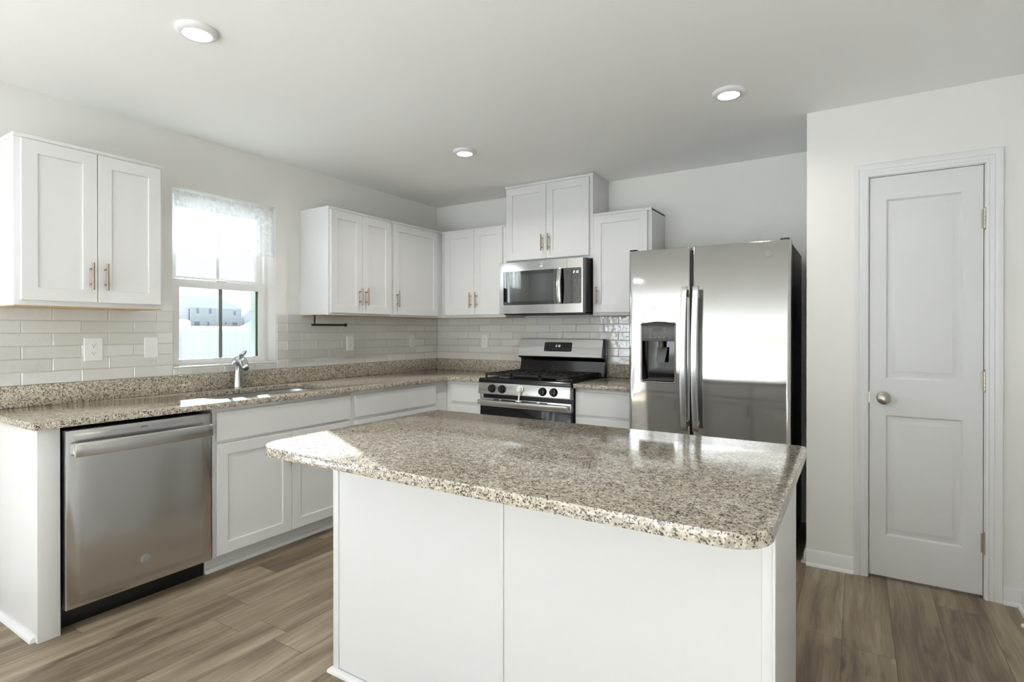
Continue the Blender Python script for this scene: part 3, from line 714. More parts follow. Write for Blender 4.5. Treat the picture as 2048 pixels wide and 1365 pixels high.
for k in range(21):
    s_ = k / 20; u = -3.100 + s_ * 0.568; bow = 0.012 * math.sin(math.pi * s_)
    hl.append([FX(u, 0.735, 0.668 + bow), FX(u, 0.735, 0.679 + bow), FX(u, 0.790, 0.679 + bow), FX(u, 0.796, 0.668 + bow)])
rings(b, hl); fbox(b, FX, -3.098, -3.075, 0.745, 0.787, 0.634, 0.672); fbox(b, FX, -2.557, -2.534, 0.745, 0.787, 0.634, 0.672)
build('handle', b, M['steel'], door, bevel=0.0015)
def script_badge(F, u, v, w_, r, parent, disc='mgrey', line='mark', name='badge', letters=True):
    b = lathe(B(), F, u, v, [(r, w_), (r, w_ + 0.0014), (r * 0.92, w_ + 0.002)], 32); o = build(name, b, M[disc], parent)
    if letters:
        b = B()
        P = [F(u + r * 0.80 * math.cos(a * math.pi / 16), v + r * 0.80 * math.sin(a * math.pi / 16), w_ + 0.0021) for a in range(33)]
        tube(b, P, r * 0.035, 6, caps=False)
        def stroke(pts): tube(b, [F(u + x * r, v + y * r, w_ + 0.0021) for x, y in pts], r * 0.045, 6)
        # two entwined script capitals: G and E
        stroke([(-.06, .30), (-.16, .42), (-.34, .40), (-.46, .18), (-.44, -.12), (-.30, -.34), (-.12, -.34), (-.02, -.14), (-.02, .02), (-.22, -.02)])
        stroke([(.44, .28), (.34, .42), (.16, .38), (.10, .20), (.20, .06), (.34, .04), (.14, .0), (.04, -.18), (.14, -.36), (.34, -.34), (.50, -.16)])
        build('monogram', b, M[line], o)
    return o
script_badge(FX, -2.821, 0.215, 0.635, 0.021, t)
b = fbox(B(), FX, -2.838, -2.810, 0.818, 0.8225, 0.6348, 0.6356); build('vent_mark', b, M['slot'], door)

# ------------------------------------------------------------------ granite tops
SU0, SU1, SX0, SX1 = -2.425, -1.640, 0.114, 0.520          # sink cut-out
bm = B()
outer = [(0.0005, -3.226), (0.648, -3.226), (0.648, -0.648), (0.9665, -0.648), (0.9665, -0.0005), (0.0005, -0.0005)]
slab(bm, outer, [rloop(SX0, SX1, SU0, SU1, 0.085, 8)], CB, CH)
c = build('countertop', bm, M['granite'], bevel=0.0025, origin=(0.3, -1.6, CB))
tag(c, 'speckled beige granite worktop along the window wall holding the sink', 'countertop')
b = B(); box(b, 0.0003, 0.020, -3.226, -0.0205, CH + 0.0002, TZ0 - 0.0005); build('backsplash_strip', b, M['granite'], c, bevel=0.0012)
b = B(); box(b, 0.0003, 0.9665, -0.020, -0.0003, CH + 0.0002, TZ0 - 0.0005); build('backsplash_strip', b, M['granite'], c, bevel=0.0012)
c = build('countertop', box(B(), 1.7405, 2.152, -0.648, -0.0005, CB, CH), M['granite'], bevel=0.0025)
tag(c, 'small speckled granite worktop between the range and refrigerator', 'countertop')
build('backsplash_strip', box(B(), 1.7405, 2.152, -0.020, -0.0003, CH + 0.0002, TZ0 - 0.0005), M['granite'], c, bevel=0.0012)

# undermount sink
t = thing('sink', ((SX0 + SX1) / 2, (SU0 + SU1) / 2, CB - 0.2), 'stainless steel undermount sink set in the granite below the window', 'sink')
b = B()
lps = []
for (g_, z, r) in ((0.018, CB - 0.0006, 0.09), (-0.006, CB - 0.0006, 0.085), (-0.006, CB - 0.004, 0.085), (0.004, CB - 0.06, 0.085), (0.012, CB - 0.175, 0.075), (0.03, CB - 0.198, 0.06), (0.10, CB - 0.204, 0.04)):
    gg = -0.012 if g_ == 0.018 else g_
    lps.append([(x, y, z) for x, y in rloop(SX0 + gg - 0.002, SX1 - gg + 0.002, SU0 + gg - 0.002, SU1 - gg + 0.002, r, 8)])
rings(b, lps, False, True)
sk = build('bowl', b, M['sinksteel'], t, noflip=True)
for p_ in sk.data.polygons: p_.use_smooth = True
sm = sk.modifiers.new('wall', 'SOLIDIFY'); sm.thickness = 0.0012; sm.offset = -1
b = lathe(B(), FZ, (SX0 + SX1) / 2, (SU0 + SU1) / 2, [(0.057, CB - 0.2035), (0.055, CB - 0.201), (0.042, CB - 0.202), (0.038, CB - 0.2035)], 28); build('drain', b, M['chrome'], t)

# faucet: single column, short pull-out spout, lever on top
fx, fy = 0.066, -2.030
t = thing('faucet', (fx, fy, CH), 'chrome single-handle faucet behind the sink', 'faucet')
b = B(); lathe(b, FZ, fx, fy, [(0.031, CH + 0.0004), (0.031, CH + 0.004), (0.027, CH + 0.010), (0.025, CH + 0.012)], 28); build('base_ring', b, M['chrome'], t)
d = Vector((0.97, -0.22, 0)).normalized()
def FP_(s, z): return Vector((fx, fy, 0)) + d * s + Vector((0, 0, CH + z))
b = B(); tube(b, [FP_(0, 0.010), FP_(0, 0.03), FP_(0.0, 0.07), FP_(0.002, 0.11), FP_(0.004, 0.145), FP_(0.010, 0.172), FP_(0.022, 0.188), FP_(0.034, 0.190)], [0.029, 0.028, 0.0245, 0.0225, 0.024, 0.0255, 0.023, 0.013], 20); build('body', b, M['chrome'], t)
b = B(); tube(b, [FP_(0.0, 0.150), FP_(0.022, 0.176), FP_(0.050, 0.188), (FP_(0.082, 0.178)), FP_(0.110, 0.157), FP_(0.134, 0.134), FP_(0.138, 0.130)], [0.020, 0.0275, 0.0285, 0.0265, 0.0235, 0.021, 0.017], 20); build('spout', b, M['chrome'], t)
b = B(); tube(b, [FP_(0.134, 0.134), FP_(0.142, 0.126)], [0.0135, 0.0135], 18); build('aerator', b, M['dgrey'], t)
e2 = Vector((0.35, 0.93, 0)).normalized()
P = [Vector((fx, fy, CH + 0.165)) + e2 * s + Vector((0, 0, z)) for s, z in ((-0.030, -0.012), (-0.022, 0.010), (-0.004, 0.030), (0.016, 0.042), (0.034, 0.056), (0.048, 0.072))]
b = B(); tube(b, P, [0.012, 0.014, 0.011, 0.0085, 0.0125, 0.006], 14); build('lever', b, M['chrome'], t)

# ------------------------------------------------------------------ island
IX0, IX1, IY0, IY1 = 1.742, 3.2527, -3.004, -2.090
bm = slab(B(), rloop(IX0, IX1, IY0, IY1, (0.10, 0.085, 0.03, 0.03), 12), [], CB, CH)
c = build('island_countertop', bm, M['granite'], bevel=0.0035, seg=3, origin=((IX0 + IX1) / 2, (IY0 + IY1) / 2, CB))
tag(c, 'large speckled granite island top with rounded corners', 'countertop')
BX0, BX1, BY0, BY1 = 1.7594, 3.223, -2.6863, -2.108
t = thing('island', ((BX0 + BX1) / 2, (BY0 + BY1) / 2, 0), 'white panelled kitchen island base under the granite top', 'island')
b = B(); box(b, BX0, BX1, BY0, BY1 - 0.075, 0.0, CB - 0.001); box(b, BX0, BX1, BY1 - 0.075, BY1, 0.094, CB - 0.001); build('body', b, M['cab'], t)
FI = lambda u, v, w_: Vector((u, BY0 - w_, v))
for a, c2 in ((BX0 + 0.022, 2.485), (2.499, BX1 - 0.022)):
    build('back_panel', fbox(B(), FI, a, c2, 0.0, CB - 0.001, 0.0, 0.0025), M['cab'], t)
b = fbox(B(), FI, 2.4855, 2.4985, 0.0, CB - 0.001, 0.0, 0.0065); build('seam_batten', b, M['cab'], t, bevel=0.002)
b = B(); fbox(b, FI, BX0, BX0 + 0.0215, 0.0, CB - 0.001, 0.0, 0.0065); box(b, BX0 - 0.0065, BX0 - 0.0001, BY0 - 0.0065, BY0 + 0.025, 0.0, CB - 0.001); build('corner_trim', b, M['cab'], t, bevel=0.0008)
b = B(); fbox(b, FI, BX1 - 0.0215, BX1, 0.0, CB - 0.001, 0.0, 0.0065); box(b, BX1 + 0.0001, BX1 + 0.0065, BY0 - 0.0065, BY0 + 0.025, 0.0, CB - 0.001); build('corner_trim', b, M['cab'], t, bevel=0.0008)
b = B(); shoe = [(0.0, 0.0), (0.016, 0.0), (0.016, 0.006), (0.013, 0.013), (0.006, 0.019), (0.0, 0.020)]
e_ = 0.0068
path = [(BX0 - e_, BY1 - 0.08, -1, 0), (BX0 - e_, BY0 - e_, -1, -1), (BX1 + e_, BY0 - e_, 1, -1), (BX1 + e_, BY1 - 0.08, 1, 0)]
rings(b, [[Vector((x + dx * o, y + dy * o, z)) for (o, z) in shoe] for (x, y, dx, dy) in path]); build('shoe_moulding', b, M['trim'], t)
FIB = lambda u, v, w_: Vector((u, BY1 + w_, v))
n3 = 3; wI = (BX1 - BX0) / n3
for k in range(n3):
    a = BX0 + k * wI + 0.012; c2 = BX0 + (k + 1) * wI - 0.012
    flat_front(FIB, a, c2, 0.690, 0.838, 0.0005, t); dd = shaker(FIB, a, c2, 0.106, 0.674, 0.0005, t); pull(FIB, c2 - 0.028, 0.55, 0.0195, dd)

# ------------------------------------------------------------------ refrigerator
RX0, RX1, RYF, RH = 2.1774, 3.0854, -0.760, 1.750
t = thing('refrigerator', ((RX0 + RX1) / 2, -0.4, 0), 'stainless side-by-side refrigerator with an ice and water dispenser', 'refrigerator')
b = box(B(), RX0 + 0.006, RX1 - 0.002, -0.690, -0.055, 0.02, RH - 0.012); o = build('cabinet', b, M['blackside'], t, bevel=0.004); o['label'] = 'black cabinet sides'
build('kick_grille', box(B(), RX0 + 0.02, RX1 - 0.02, -0.735, -0.69, 0.012, 0.075), M['toe'], t)
FF = FY
def fridge_door(u0, u1, hole=None):
    b = B(); wb, wf = 0.697, 0.760; v0, v1 = 0.085, RH
    def prof(u):  # gentle bow with rounded outer edges
        s_ = (u - u0) / (u1 - u0); e = min(u - u0, u1 - u); rr = 0.016
        edge = 0.0 if e >= rr else (rr - math.sqrt(max(0, rr * rr - (rr - e) ** 2)))
        return wf + 0.006 * math.sin(math.pi * s_) - edge - 0.003
    us = [u0 + (u1 - u0) * x for x in (0, .004, .012, .025, .045)] + [u0 + (u1 - u0) * (0.08 + 0.84 * k / 14) for k in range(15)] + [u0 + (u1 - u0) * x for x in (.955, .975, .988, .996, 1)]
    if hole: us += [hole[0], hole[1]]
    us = sorted(set(round(x, 5) for x in us))
    vs_ = [v0, v0 + 0.002, v0 + 0.006] + ([hole[2], hole[3]] if hole else []) + [v1 - 0.006, v1 - 0.002, v1]
    grid = {}
    for i, u in enumerate(us):
        for j, v in enumerate(vs_):
            ed = min(v - v0, v1 - v); dw_ = 0.006 if ed < 1e-6 else (0.002 if ed < 0.003 else 0.0)
            grid[i, j] = b.verts.new(FF(u, v, prof(u) - dw_))
    for i in range(len(us) - 1):
        for j in range(len(vs_) - 1):
            if hole and us[i] >= hole[0] - 1e-4 and us[i + 1] <= hole[1] + 1e-4 and vs_[j] >= hole[2] - 1e-4 and vs_[j + 1] <= hole[3] + 1e-4: continue
            b.faces.new((grid[i, j], grid[i + 1, j], grid[i + 1, j + 1], grid[i, j + 1]))
    # sides and back
    ni, nj = len(us) - 1, len(vs_) - 1
    bd = [(i, 0) for i in range(ni)] + [(ni, j) for j in range(nj)] + [(i, nj) for i in range(ni, 0, -1)] + [(0, j) for j in range(nj, 0, -1)]
    back = {k: b.verts.new(FF(us[k[0]], vs_[k[1]], wb)) for k in bd}
    for a, c_ in zip(bd, bd[1:] + bd[:1]): b.faces.new((grid[a], grid[c_], back[c_], back[a]))
    b.faces.new([back[k] for k in bd])
    return b, prof
hole = (2.263, 2.468, 0.944, 1.306)
b, pr1 = fridge_door(RX0, 2.5545, hole)
ld = build('freezer_door', b, M['fridge'], t)
b, pr2 = fridge_door(2.5665, RX1)
rd = build('fridge_door', b, M['fridge'], t)
# seal between door and cabinet
build('door_gasket', box(B(), RX0 + 0.01, RX1 - 0.01, -0.698, -0.688, 0.09, RH - 0.015), M['toe'], t)
build('door_edge', box(B(), 2.5555, 2.5655, -0.748, -0.698, 0.09, RH - 0.02), M['toe'], t)
# dispenser
W0 = 0.758
b = B(); u0, u1, v0, v1 = hole
def arch(u0, u1, v0, v1, r, rise, F, w_, n=7):
    pts = []
    for (cx, cy, a0) in ((u0 + r, v0 + r, 180), (u1 - r, v0 + r, 270)):
        for k in range(n + 1):
            a = math.radians(a0 + 90 * k / n); pts.append((cx + r * math.cos(a), cy + r * math.sin(a)))
    for k in range(13):
        s_ = 1 - k / 12; pts.append((u0 + (u1 - u0) * s_, v1 - rise + rise * math.sin(math.pi * s_)))
    return [F(p[0], p[1], w_) for p in pts]
rings(b, [arch(u0 - .006, u1 + .006, v0 - .006, v1 + .006, .014, .012, FF, W0 - .004), arch(u0 - .006, u1 + .006, v0 - .006, v1 + .006, .014, .012, FF, W0 + .007),
          arch(u0 - .002, u1 + .002, v0 - .002, v1 + .002, .013, .011, FF, W0 + .009), arch(u0 + .003, u1 - .003, v0 + .003, v1 - .003, .012, .010, FF, W0 + .006), arch(u0 + .004, u1 - .004, v0 + .004, v1 - .004, .012, .010, FF, W0 - .06)], False, False)
fr = build('dispenser', b, M['nickel'], t, noflip=False)
b = B(); rings(b, [arch(u0 + .003, u1 - .003, v0 + .003, v1 - .003, .012, .010, FF, W0 + .004), arch(u0 + .003, u1 - .003, v0 + .003, v1 - .003, .012, .010, FF, W0 - .0)], False, False)
b2 = fbox(B(), FF, u0 + .003, u1 - .003, 1.192, v1 - .012, W0 - .05, W0 + .006)
pn = build('control_panel', b2, M['dgrey'], t, bevel=0.002); b.free(); pn['label'] = 'grey dispenser control panel'
b = lathe(B(), lambda a, c_, w_: FF(a, c_, w_), 0, 0, [(0.001, 0), (0.001, 0.0001)], 4); b.free()
b = B(); rings(b, [[FF(u0 - .004 + (u1 - u0 + .008) * k / 12, v1 - .014 + .012 * math.sin(math.pi * k / 12), w_) for k in range(13)] + [FF(u1 + .004, v1 - .018, w_), FF(u0 - .004, v1 - .018, w_)] for w_ in (W0 - .01, W0 + .0115)]); build('hood', b, M['blackmetal'], fr)
b = B(); v2 = 1.192   # recess, open to the front
rc = lambda w_, i, vv0: [FF(u0 + .004 + i, vv0, w_), FF(u1 - .004 - i, vv0, w_), FF(u1 - .004 - i, v2, w_), FF(u0 + .004 + i, v2, w_)]
rings(b, [rc(W0 + .004, 0, v0 + .004), rc(W0 - .055, .016, v0 + .012)], False, True)
build('recess', b, M['glassblack'], fr, noflip=True)
b = B(); fbox(b, FF, u0 + .006, u1 - .006, v0 + .004, v0 + .018, W0 - .05, W0 + .008); build('drip_tray', b, M['black'], fr, bevel=0.002)
b = B(); tube(b, [FF(2.375, 1.195, W0 - .025), FF(2.375, 1.150, W0 - .025)], [.018, .015], 16); build('spout', b, M['dgrey'], fr)
b = B(); quadbox(b, [FF(u, v, w_) for (u, v, w_) in ((2.350, 1.06, W0 - .020), (2.350, 1.06, W0 - .010), (2.348, 1.155, W0 - .045), (2.348, 1.155, W0 - .035), (2.400, 1.06, W0 - .020), (2.400, 1.06, W0 - .010), (2.412, 1.155, W0 - .045), (2.412, 1.155, W0 - .035))]); build('paddle', b, M['dgrey'], fr, bevel=0.002)
b = fbox(B(), FF, 2.333, 2.390, 1.252, 1.272, W0 + .006, W0 + .0066); build('display', b, M['black'], pn)
for (u, v) in ((2.284, 1.272), (2.284, 1.215), (2.318, 1.266), (2.318, 1.250), (2.318, 1.229), (2.403, 1.266), (2.403, 1.250), (2.436, 1.216)):
    build('button', lathe(B(), FF, u, v, [(.0028, W0 + .006), (.0028, W0 + .0066)], 10), M['mark'], pn)
for u in (2.318, 2.346, 2.374, 2.402): build('button', fbox(B(), FF, u - .007, u + .007, 1.214, 1.218, W0 + .006, W0 + .0066), M['mark'], pn)
b = slab(B(), [(2.300, 1.236), (2.418, 1.236), (2.418, 1.282), (2.300, 1.282)], [[(2.3012, 1.2372), (2.4168, 1.2372), (2.4168, 1.2808), (2.3012, 1.2808)]], W0 + .006, W0 + .0065, FF)
build('display_border', b, M['markdim'], pn)
# handles: flat bars bowed outwards, on brackets
def fr_handle(u, parent, side):
    b = B(); ls = []
    for k in range(25):
        s_ = k / 24; v = 0.672 + s_ * 0.842; bow = 0.016 * math.sin(math.pi * s_); du = -0.007 * math.sin(math.pi * s_)
        wo = 0.800 + bow
        ls.append([FF(u - .018 + du, v, wo), FF(u + .018 + du, v, wo), FF(u + .016 + du, v, wo + .014), FF(u - .016 + du, v, wo + .014)])
    rings(b, ls)
    for v in (0.70, 1.475): fbox(b, FF, u - .008 + side * .004, u + .008 + side * .004, v - .022, v + .022, 0.752, 0.806)
    return build('handle', b, M['steel'], parent, bevel=0.002)
fr_handle(2.533, ld, 1); fr_handle(2.598, rd, -1)
script_badge(FF, 2.978, 1.677, pr2(2.978) - 0.0005, 0.018, t, letters=False)
for (u, pr_) in ((2.20, -1), (3.055, 1)):
    b = fbox(B(), FF, u - .025, u + .022, RH + .0005 - .012, RH + .012, 0.640, 0.735); build('hinge_cover', b, M['toe'], t, bevel=0.004)

# ------------------------------------------------------------------ gas range
GX0, GX1 = 0.9725, 1.7345
GC = (GX0 + GX1) / 2
t = thing('gas_range', (GC, -0.35, 0), 'stainless steel gas range with black cooktop and grates', 'range')
build('body', box(B(), GX0, GX1, -0.620, -0.03, 0.03, 0.868), M['blackside'], t, bevel=0.002)
build('kick_plate', box(B(), GX0 + 0.02, GX1 - 0.02, -0.60, -0.55, 0.0, 0.04), M['toe'], t)
# cooktop with a rolled front edge
b = B()
cp = [(-0.085, 0.868), (-0.085, 0.896), (-0.640, 0.896), (-0.655, 0.902), (-0.668, 0.900), (-0.676, 0.890), (-0.678, 0.868)]
rings(b, [[Vector((x, y, z)) for y, z in cp] for x in (GX0 - 0.002, GX1 + 0.002)])
ct = build('cooktop', b, M['black'], t, bevel=0.0015)
build('burner_well', box(B(), GX0 + 0.012, GX1 - 0.012, -0.640, -0.090, 0.8962, 0.8972), M['matte'], t)
b = B(); cpn = [(-0.600, 0.772), (-0.600, 0.867), (-0.676, 0.867), (-0.688, 0.800), (-0.688, 0.786), (-0.682, 0.782), (-0.650, 0.780)]
rings(b, [[Vector((x, y, z)) for y, z in cpn] for x in (GX0, GX1)])
cpl = build('control_panel', b, M['steel'], t, bevel=0.001)
FG = FY
nrm = 0.067 / 0.012
def FK(u, v, w_):   # frame leaning with the control panel
    s_ = (v - 0.80) / 0.067; base_w = 0.688 - 0.012 * s_
    return Vector((u, -(base_w + w_), v + w_ * 0.17))
for ku in (1.098, 1.186, 1.525, 1.612):
    b = lathe(B(), FK, ku, 0.826, [(0.030, 0.0), (0.030, 0.004), (0.0285, 0.006), (0.0265, 0.020), (0.024, 0.025), (0.010, 0.026)], 28)
    k_ = build('control_knob', b, M['knob'], t)
    b = B(); quadbox(b, [FK(ku + a, 0.826 + c_, w_) for a in (-.0045, .0045) for c_ in (-.024, .024) for w_ in (.020, .034)]); build('grip', b, M['knob'], k_, bevel=0.002)
    b = fbox(B(), FK, ku - 0.001, ku + 0.001, 0.836, 0.846, 0.033, 0.0334); build('pointer_mark', b, M['mark'], k_)
# oven door: steel top band, black glass below, bar handle
b = B(); box(b, GX0 + 0.002, GX1 - 0.002, -0.664, -0.622, 0.690, 0.752); od = build('oven_door', b, M['steel'], t, bevel=0.002)
b = B(); box(b, GX0 + 0.002, GX1 - 0.002, -0.662, -0.622, 0.190, 0.689); build('oven_glass', b, M['ovenglass'], od, bevel=0.002)
b = B()
for a, c_ in ((1.10, 1.145), (1.165, 1.285), (1.315, 1.465), (1.49, 1.55)): box(b, a, c_, -0.6660, -0.6635, 0.7405, 0.7470)
build('vent_slots', b, M['black'], od)
b = B(); hl = []
for k in range(21):
    s_ = k / 20; u = GX0 + 0.010 + s_ * (GX1 - GX0 - 0.020); bow = 0.010 * math.sin(math.pi * s_)
    hl.append([FG(u, 0.708, 0.700 + bow), FG(u, 0.708, 0.712 + bow), FG(u, 0.740, 0.716 + bow), FG(u, 0.745, 0.704 + bow)])
rings(b, hl)
for u in (GX0 + 0.022, GX1 - 0.022): fbox(b, FG, u - .012, u + .012, 0.712, 0.738, 0.663, 0.708)
build('handle', b, M['steel'], od, bevel=0.0015)
build('storage_drawer', box(B(), GX0 + 0.002, GX1 - 0.002, -0.660, -0.622, 0.045, 0.180), M['steel'], t, bevel=0.003)
# backguard: steel console leaning back over a black riser
b = B(); bp = [(-0.022, 0.868), (-0.022, 1.184), (-0.060, 1.189), (-0.070, 1.186), (-0.108, 1.044), (-0.106, 1.036), (-0.070, 1.026), (-0.060, 1.010), (-0.085, 0.905), (-0.085, 0.868)]
rings(b, [[Vector((x, y, z)) for y, z in bp] for x in (GX0, GX1)]); bg_ = build('backguard', b, M['black'], t, bevel=0.002)
def FC(u, v, w_):   # console face: from (-.108,1.044) up to (-.070,1.186)
    s_ = (v - 1.044) / 0.142; return Vector((u, -0.108 + 0.038 * s_ - w_ * 0.966, v + w_ * 0.26))
b = B(); rings(b, [[FC(*p_, w_) for p_ in rloop(GX0 - 0.000, GX1 - 0.012, 1.046, 1.184, 0.006, 4)] for w_ in (0.0005, 0.004)]); cf = build('console_face', b, M['steel'], t)
b = B(); rings(b, [[FC(*p_, w_) for p_ in rloop(1.213, 1.462, 1.086, 1.160, 0.010, 5)] for w_ in (0.0042, 0.0052)]); dp = build('display_panel', b, M['glassblack'], t)
SEG = {'0': 'abcdef', '1': 'bc', '2': 'abged', 'c': ''}
def digits(F, text, u, v, h, w_, name, parent):
    b = B(); x = u; wd = h * 0.55; th = h * 0.11
    for ch in text:
        if ch == ':':
            for q in (0.3, 0.7): fbox(b, F, x, x + th, v + q * h - th / 2, v + q * h + th / 2, w_, w_ + 0.0004)
            x += th * 2.4; continue
        segs = {'a': (0, wd, h - th, h), 'g': (0, wd, h / 2 - th / 2, h / 2 + th / 2), 'd': (0, wd, 0, th), 'f': (0, th, h / 2, h), 'e': (0, th, 0, h / 2), 'b': (wd - th, wd, h / 2, h), 'c': (wd - th, wd, 0, h / 2)}
        for s_ in SEG[ch]:
            a, c_, d_, e_ = segs[s_]; sl = 0.15
            quadbox(b, [F(x + uu + sl * vv, v + vv, ww) for uu in (a, c_) for vv in (d_, e_) for ww in (w_, w_ + 0.0004)])
        x += wd + h * 0.22
    return build(name, b, M['lcd'], parent)
digits(FC, '2:10', 1.318, 1.122, 0.016, 0.0053, 'clock_digits', dp)
for (u, v) in ((1.235, 1.134), (1.265, 1.134), (1.405, 1.134), (1.430, 1.134), (1.235, 1.106), (1.265, 1.106), (1.297, 1.104), (1.325, 1.106), (1.372, 1.102), (1.405, 1.106), (1.432, 1.106)): build('button', lathe(B(), FC, u, v, [(.0042, .0052), (.0042, .0056)], 8), M['markdim'], dp)
# burners and grates
for (x, y, r) in ((1.105, -0.235, .036), (1.105, -0.505, .042), (GC, -0.370, .036), (1.602, -0.235, .032), (1.602, -0.505, .046)):
    b = B(); lathe(b, FZ, x, y, [(r + .016, .8973), (r + .014, .900), (r + .006, .904), (r + .004, .906)], 26); bh = build('burner', b, M['dgrey'], t)
    b = B(); lathe(b, FZ, x, y, [(r, .906), (r, .912), (r - .004, .915), (r - .01, .9155)], 26); build('burner_cap', b, M['iron'], bh)
def grate(x0, x1, y0, y1):
    b = B(); z0, z1 = .918, .934; q = .0062
    def bar(a, c_, d_, e_, z0=z0, z1=z1): box(b, a, c_, d_, e_, z0, z1)
    bar(x0, x0 + 2 * q, y0, y1); bar(x1 - 2 * q, x1, y0, y1); bar(x0, x1, y0, y0 + 2 * q); bar(x0, x1, y1 - 2 * q, y1)
    ym = (y0 + y1) / 2; bar(x0, x1, ym - q, ym + q)
    xm = (x0 + x1) / 2
    for yc in ((y0 + ym) / 2, (y1 + ym) / 2):
        for (dx, dy) in ((1, 0), (-1, 0), (0, 1), (0, -1), (.7, .7), (-.7, .7), (.7, -.7), (-.7, -.7)):
            r0, r1 = 0.022, (xm - x0 if dx and not dy else (ym - y0) / 2 if dy and not dx else 0.105)
            a = Vector((xm + dx * r0, yc + dy * r0, z1 - .005)); c_ = Vector((xm + dx * r1, yc + dy * r1, z1 - .005))
            nn = Vector((-dy, dx, 0)).normalized() * .0045
            quadbox(b, [p_ + s_ * nn + Vector((0, 0, zz)) for p_ in (a, c_) for s_ in (-1, 1) for zz in (-.006, .005)])
    for x in (x0 + q, x1 - q):
        for y in (y0 + q, ym, y1 - q): box(b, x - q, x + q, y - q, y + q, .8974, z0 + .001)
    return build('grate', b, M['iron'], t, bevel=0.0012, seg=1)
gw = (GX1 - GX0 - 0.05) / 3
for k in range(3): grate(GX0 + 0.025 + k * gw, GX0 + 0.025 + (k + 1) * gw - 0.003, -0.630, -0.125)

# child lock strapped from the console to the oven handle
t = thing('oven_door_lock', (1.345, -0.70, 0.70), 'white plastic oven door lock stuck on the range control panel', 'door lock')
b = lathe(B(), FK, 1.342, 0.832, [(0.026, 0.0005), (0.026, 0.010), (0.019, 0.012), (0.0185, 0.026), (0.016, 0.028)], 24); build('mount', b, M['white'], t)
b = B(); quadbox(b, [Vector(p_) for p_ in ((1.339, -0.700, 0.815), (1.339, -0.704, 0.815), (1.341, -0.7155, 0.754), (1.341, -0.7205, 0.754), (1.349, -0.700, 0.815), (1.349, -0.704, 0.815), (1.351, -0.7155, 0.754), (1.351, -0.7205, 0.754))]); build('strap', b, M['white'], t, bevel=0.001)
b = fbox(B(), FG, 1.328, 1.364, 0.7462, 0.756, 0.706, 0.728); build('clip', b, M['white'], t, bevel=0.002)

# ------------------------------------------------------------------ over-the-range microwave
MX0, MX1 = 0.990, 1.727
t = thing('microwave', ((MX0 + MX1) / 2, -0.21, MWZ0), 'stainless steel over-the-range microwave under the tall cabinet', 'microwave')
build('case', box(B(), MX0 + .004, MX1, -0.392, -0.0120, MWZ0 + .006, MWZ1), M['blackside'], t, bevel=0.002)
b = B(); box(b, MX0 + .02, MX1 - .02, -0.385, -0.03, MWZ0 - .008, MWZ0 + .0055); o = build('vent_grille', b, M['toe'], t, bevel=0.002)
WF = 0.425
b = B()
win_h = rloop(1.028, 1.700, MWZ0 + 0.066, MWZ0 + 0.328, 0.010, 5)
slab(b, rloop(MX0, MX1 - 0.014, MWZ0, MWZ1 - 0.001, 0.004, 3), [win_h], 0.393, WF, FY)
mf = build('front_frame', b, M['mwsteel'], t)
b = fbox(B(), FY, MX1 - 0.0135, MX1 - 0.001, MWZ0, MWZ1 - 0.001, 0.393, WF - 0.006); build('side_bezel', b, M['dgrey'], mf, bevel=0.002)
b = fbox(B(), FY, 1.5835, 1.5850, MWZ0 + 0.328, MWZ1 - 0.001, WF, WF + 0.0003); build('door_seam', b, M['slot'], mf)
def inset(lp, x1=None, x0=None): return lp
b = B(); wl = rloop(1.0285, 1.5795, MWZ0 + 0.0665, MWZ0 + 0.3275, 0.009, 5)
rings(b, [[FY(*p_, w_) for p_ in wl] for w_ in (0.394, WF - 0.001)]); dg = build('door_glass', b, M['mwglass'], t)
def mesh_window():
    m = mat('oven_window_mesh', srgb(58, 60, 62), 0.05, spec=1.0, coat=1.0); m.node_tree.nodes['Principled BSDF'].inputs['Coat IOR'].default_value = 1.75; return m
M['mwin'] = mesh_window()
b = fbox(B(), FY, 1.062, 1.485, MWZ0 + 0.095, MWZ0 + 0.300, WF - 0.0009, WF - 0.0003); build('viewing_window', b, M['mwin'], dg)
b = B(); kl = rloop(1.5805, 1.6995, MWZ0 + 0.0665, MWZ0 + 0.3275, 0.009, 5)
rings(b, [[FY(*p_, w_) for p_ in kl] for w_ in (0.394, WF - 0.001)]); kp = build('keypad', b, M['mwglass'], t)
digits(FY, '2:10', 1.634, MWZ0 + 0.288, 0.017, WF - 0.0009, 'clock_digits', kp)
rows = [(.262, 1), (.248, 3), (.230, 3), (.216, 1), (.205, 5), (.191, 5), (.175, 3), (.160, 1), (.147, 3), (.128, 3), (.108, 3), (.090, 2)]
for (dz, k) in rows:
    if k == 1: build('caption_line', fbox(B(), FY, 1.626, 1.668, MWZ0 + dz - .001, MWZ0 + dz + .001, WF - .0009, WF - .0005), M['markdim'], kp); continue
    for q in range(k):
        u = 1.618 + q * (0.062 / max(1, (3 if k < 5 else 5) - 1)); h_ = .005 if k < 5 else .002
        build('button', fbox(B(), FY, u - h_, u + h_, MWZ0 + dz - .0018, MWZ0 + dz + .0018, WF - .0009, WF - .0005), M['markdim'], kp)
b = B(); hl = []
for k in range(17):
    s_ = k / 16; v = MWZ0 + 0.068 + s_ * 0.262; bow = 0.014 * math.sin(math.pi * s_)
    hl.append([FY(1.512, v, WF + .012 + bow), FY(1.548, v, WF + .012 + bow), FY(1.544, v, WF + .024 + bow), FY(1.516, v, WF + .024 + bow)])
rings(b, hl)
for v in (MWZ0 + .074, MWZ0 + .324): fbox(b, FY, 1.522, 1.538, v - .006, v + .006, WF - .001, WF + .016)
build('handle', b, M['mwsteel'], mf, bevel=0.0015)
script_badge(FY, 1.362, MWZ0 + 0.362, WF, 0.0165, t, disc='mwsteel', line='mark', name='badge')

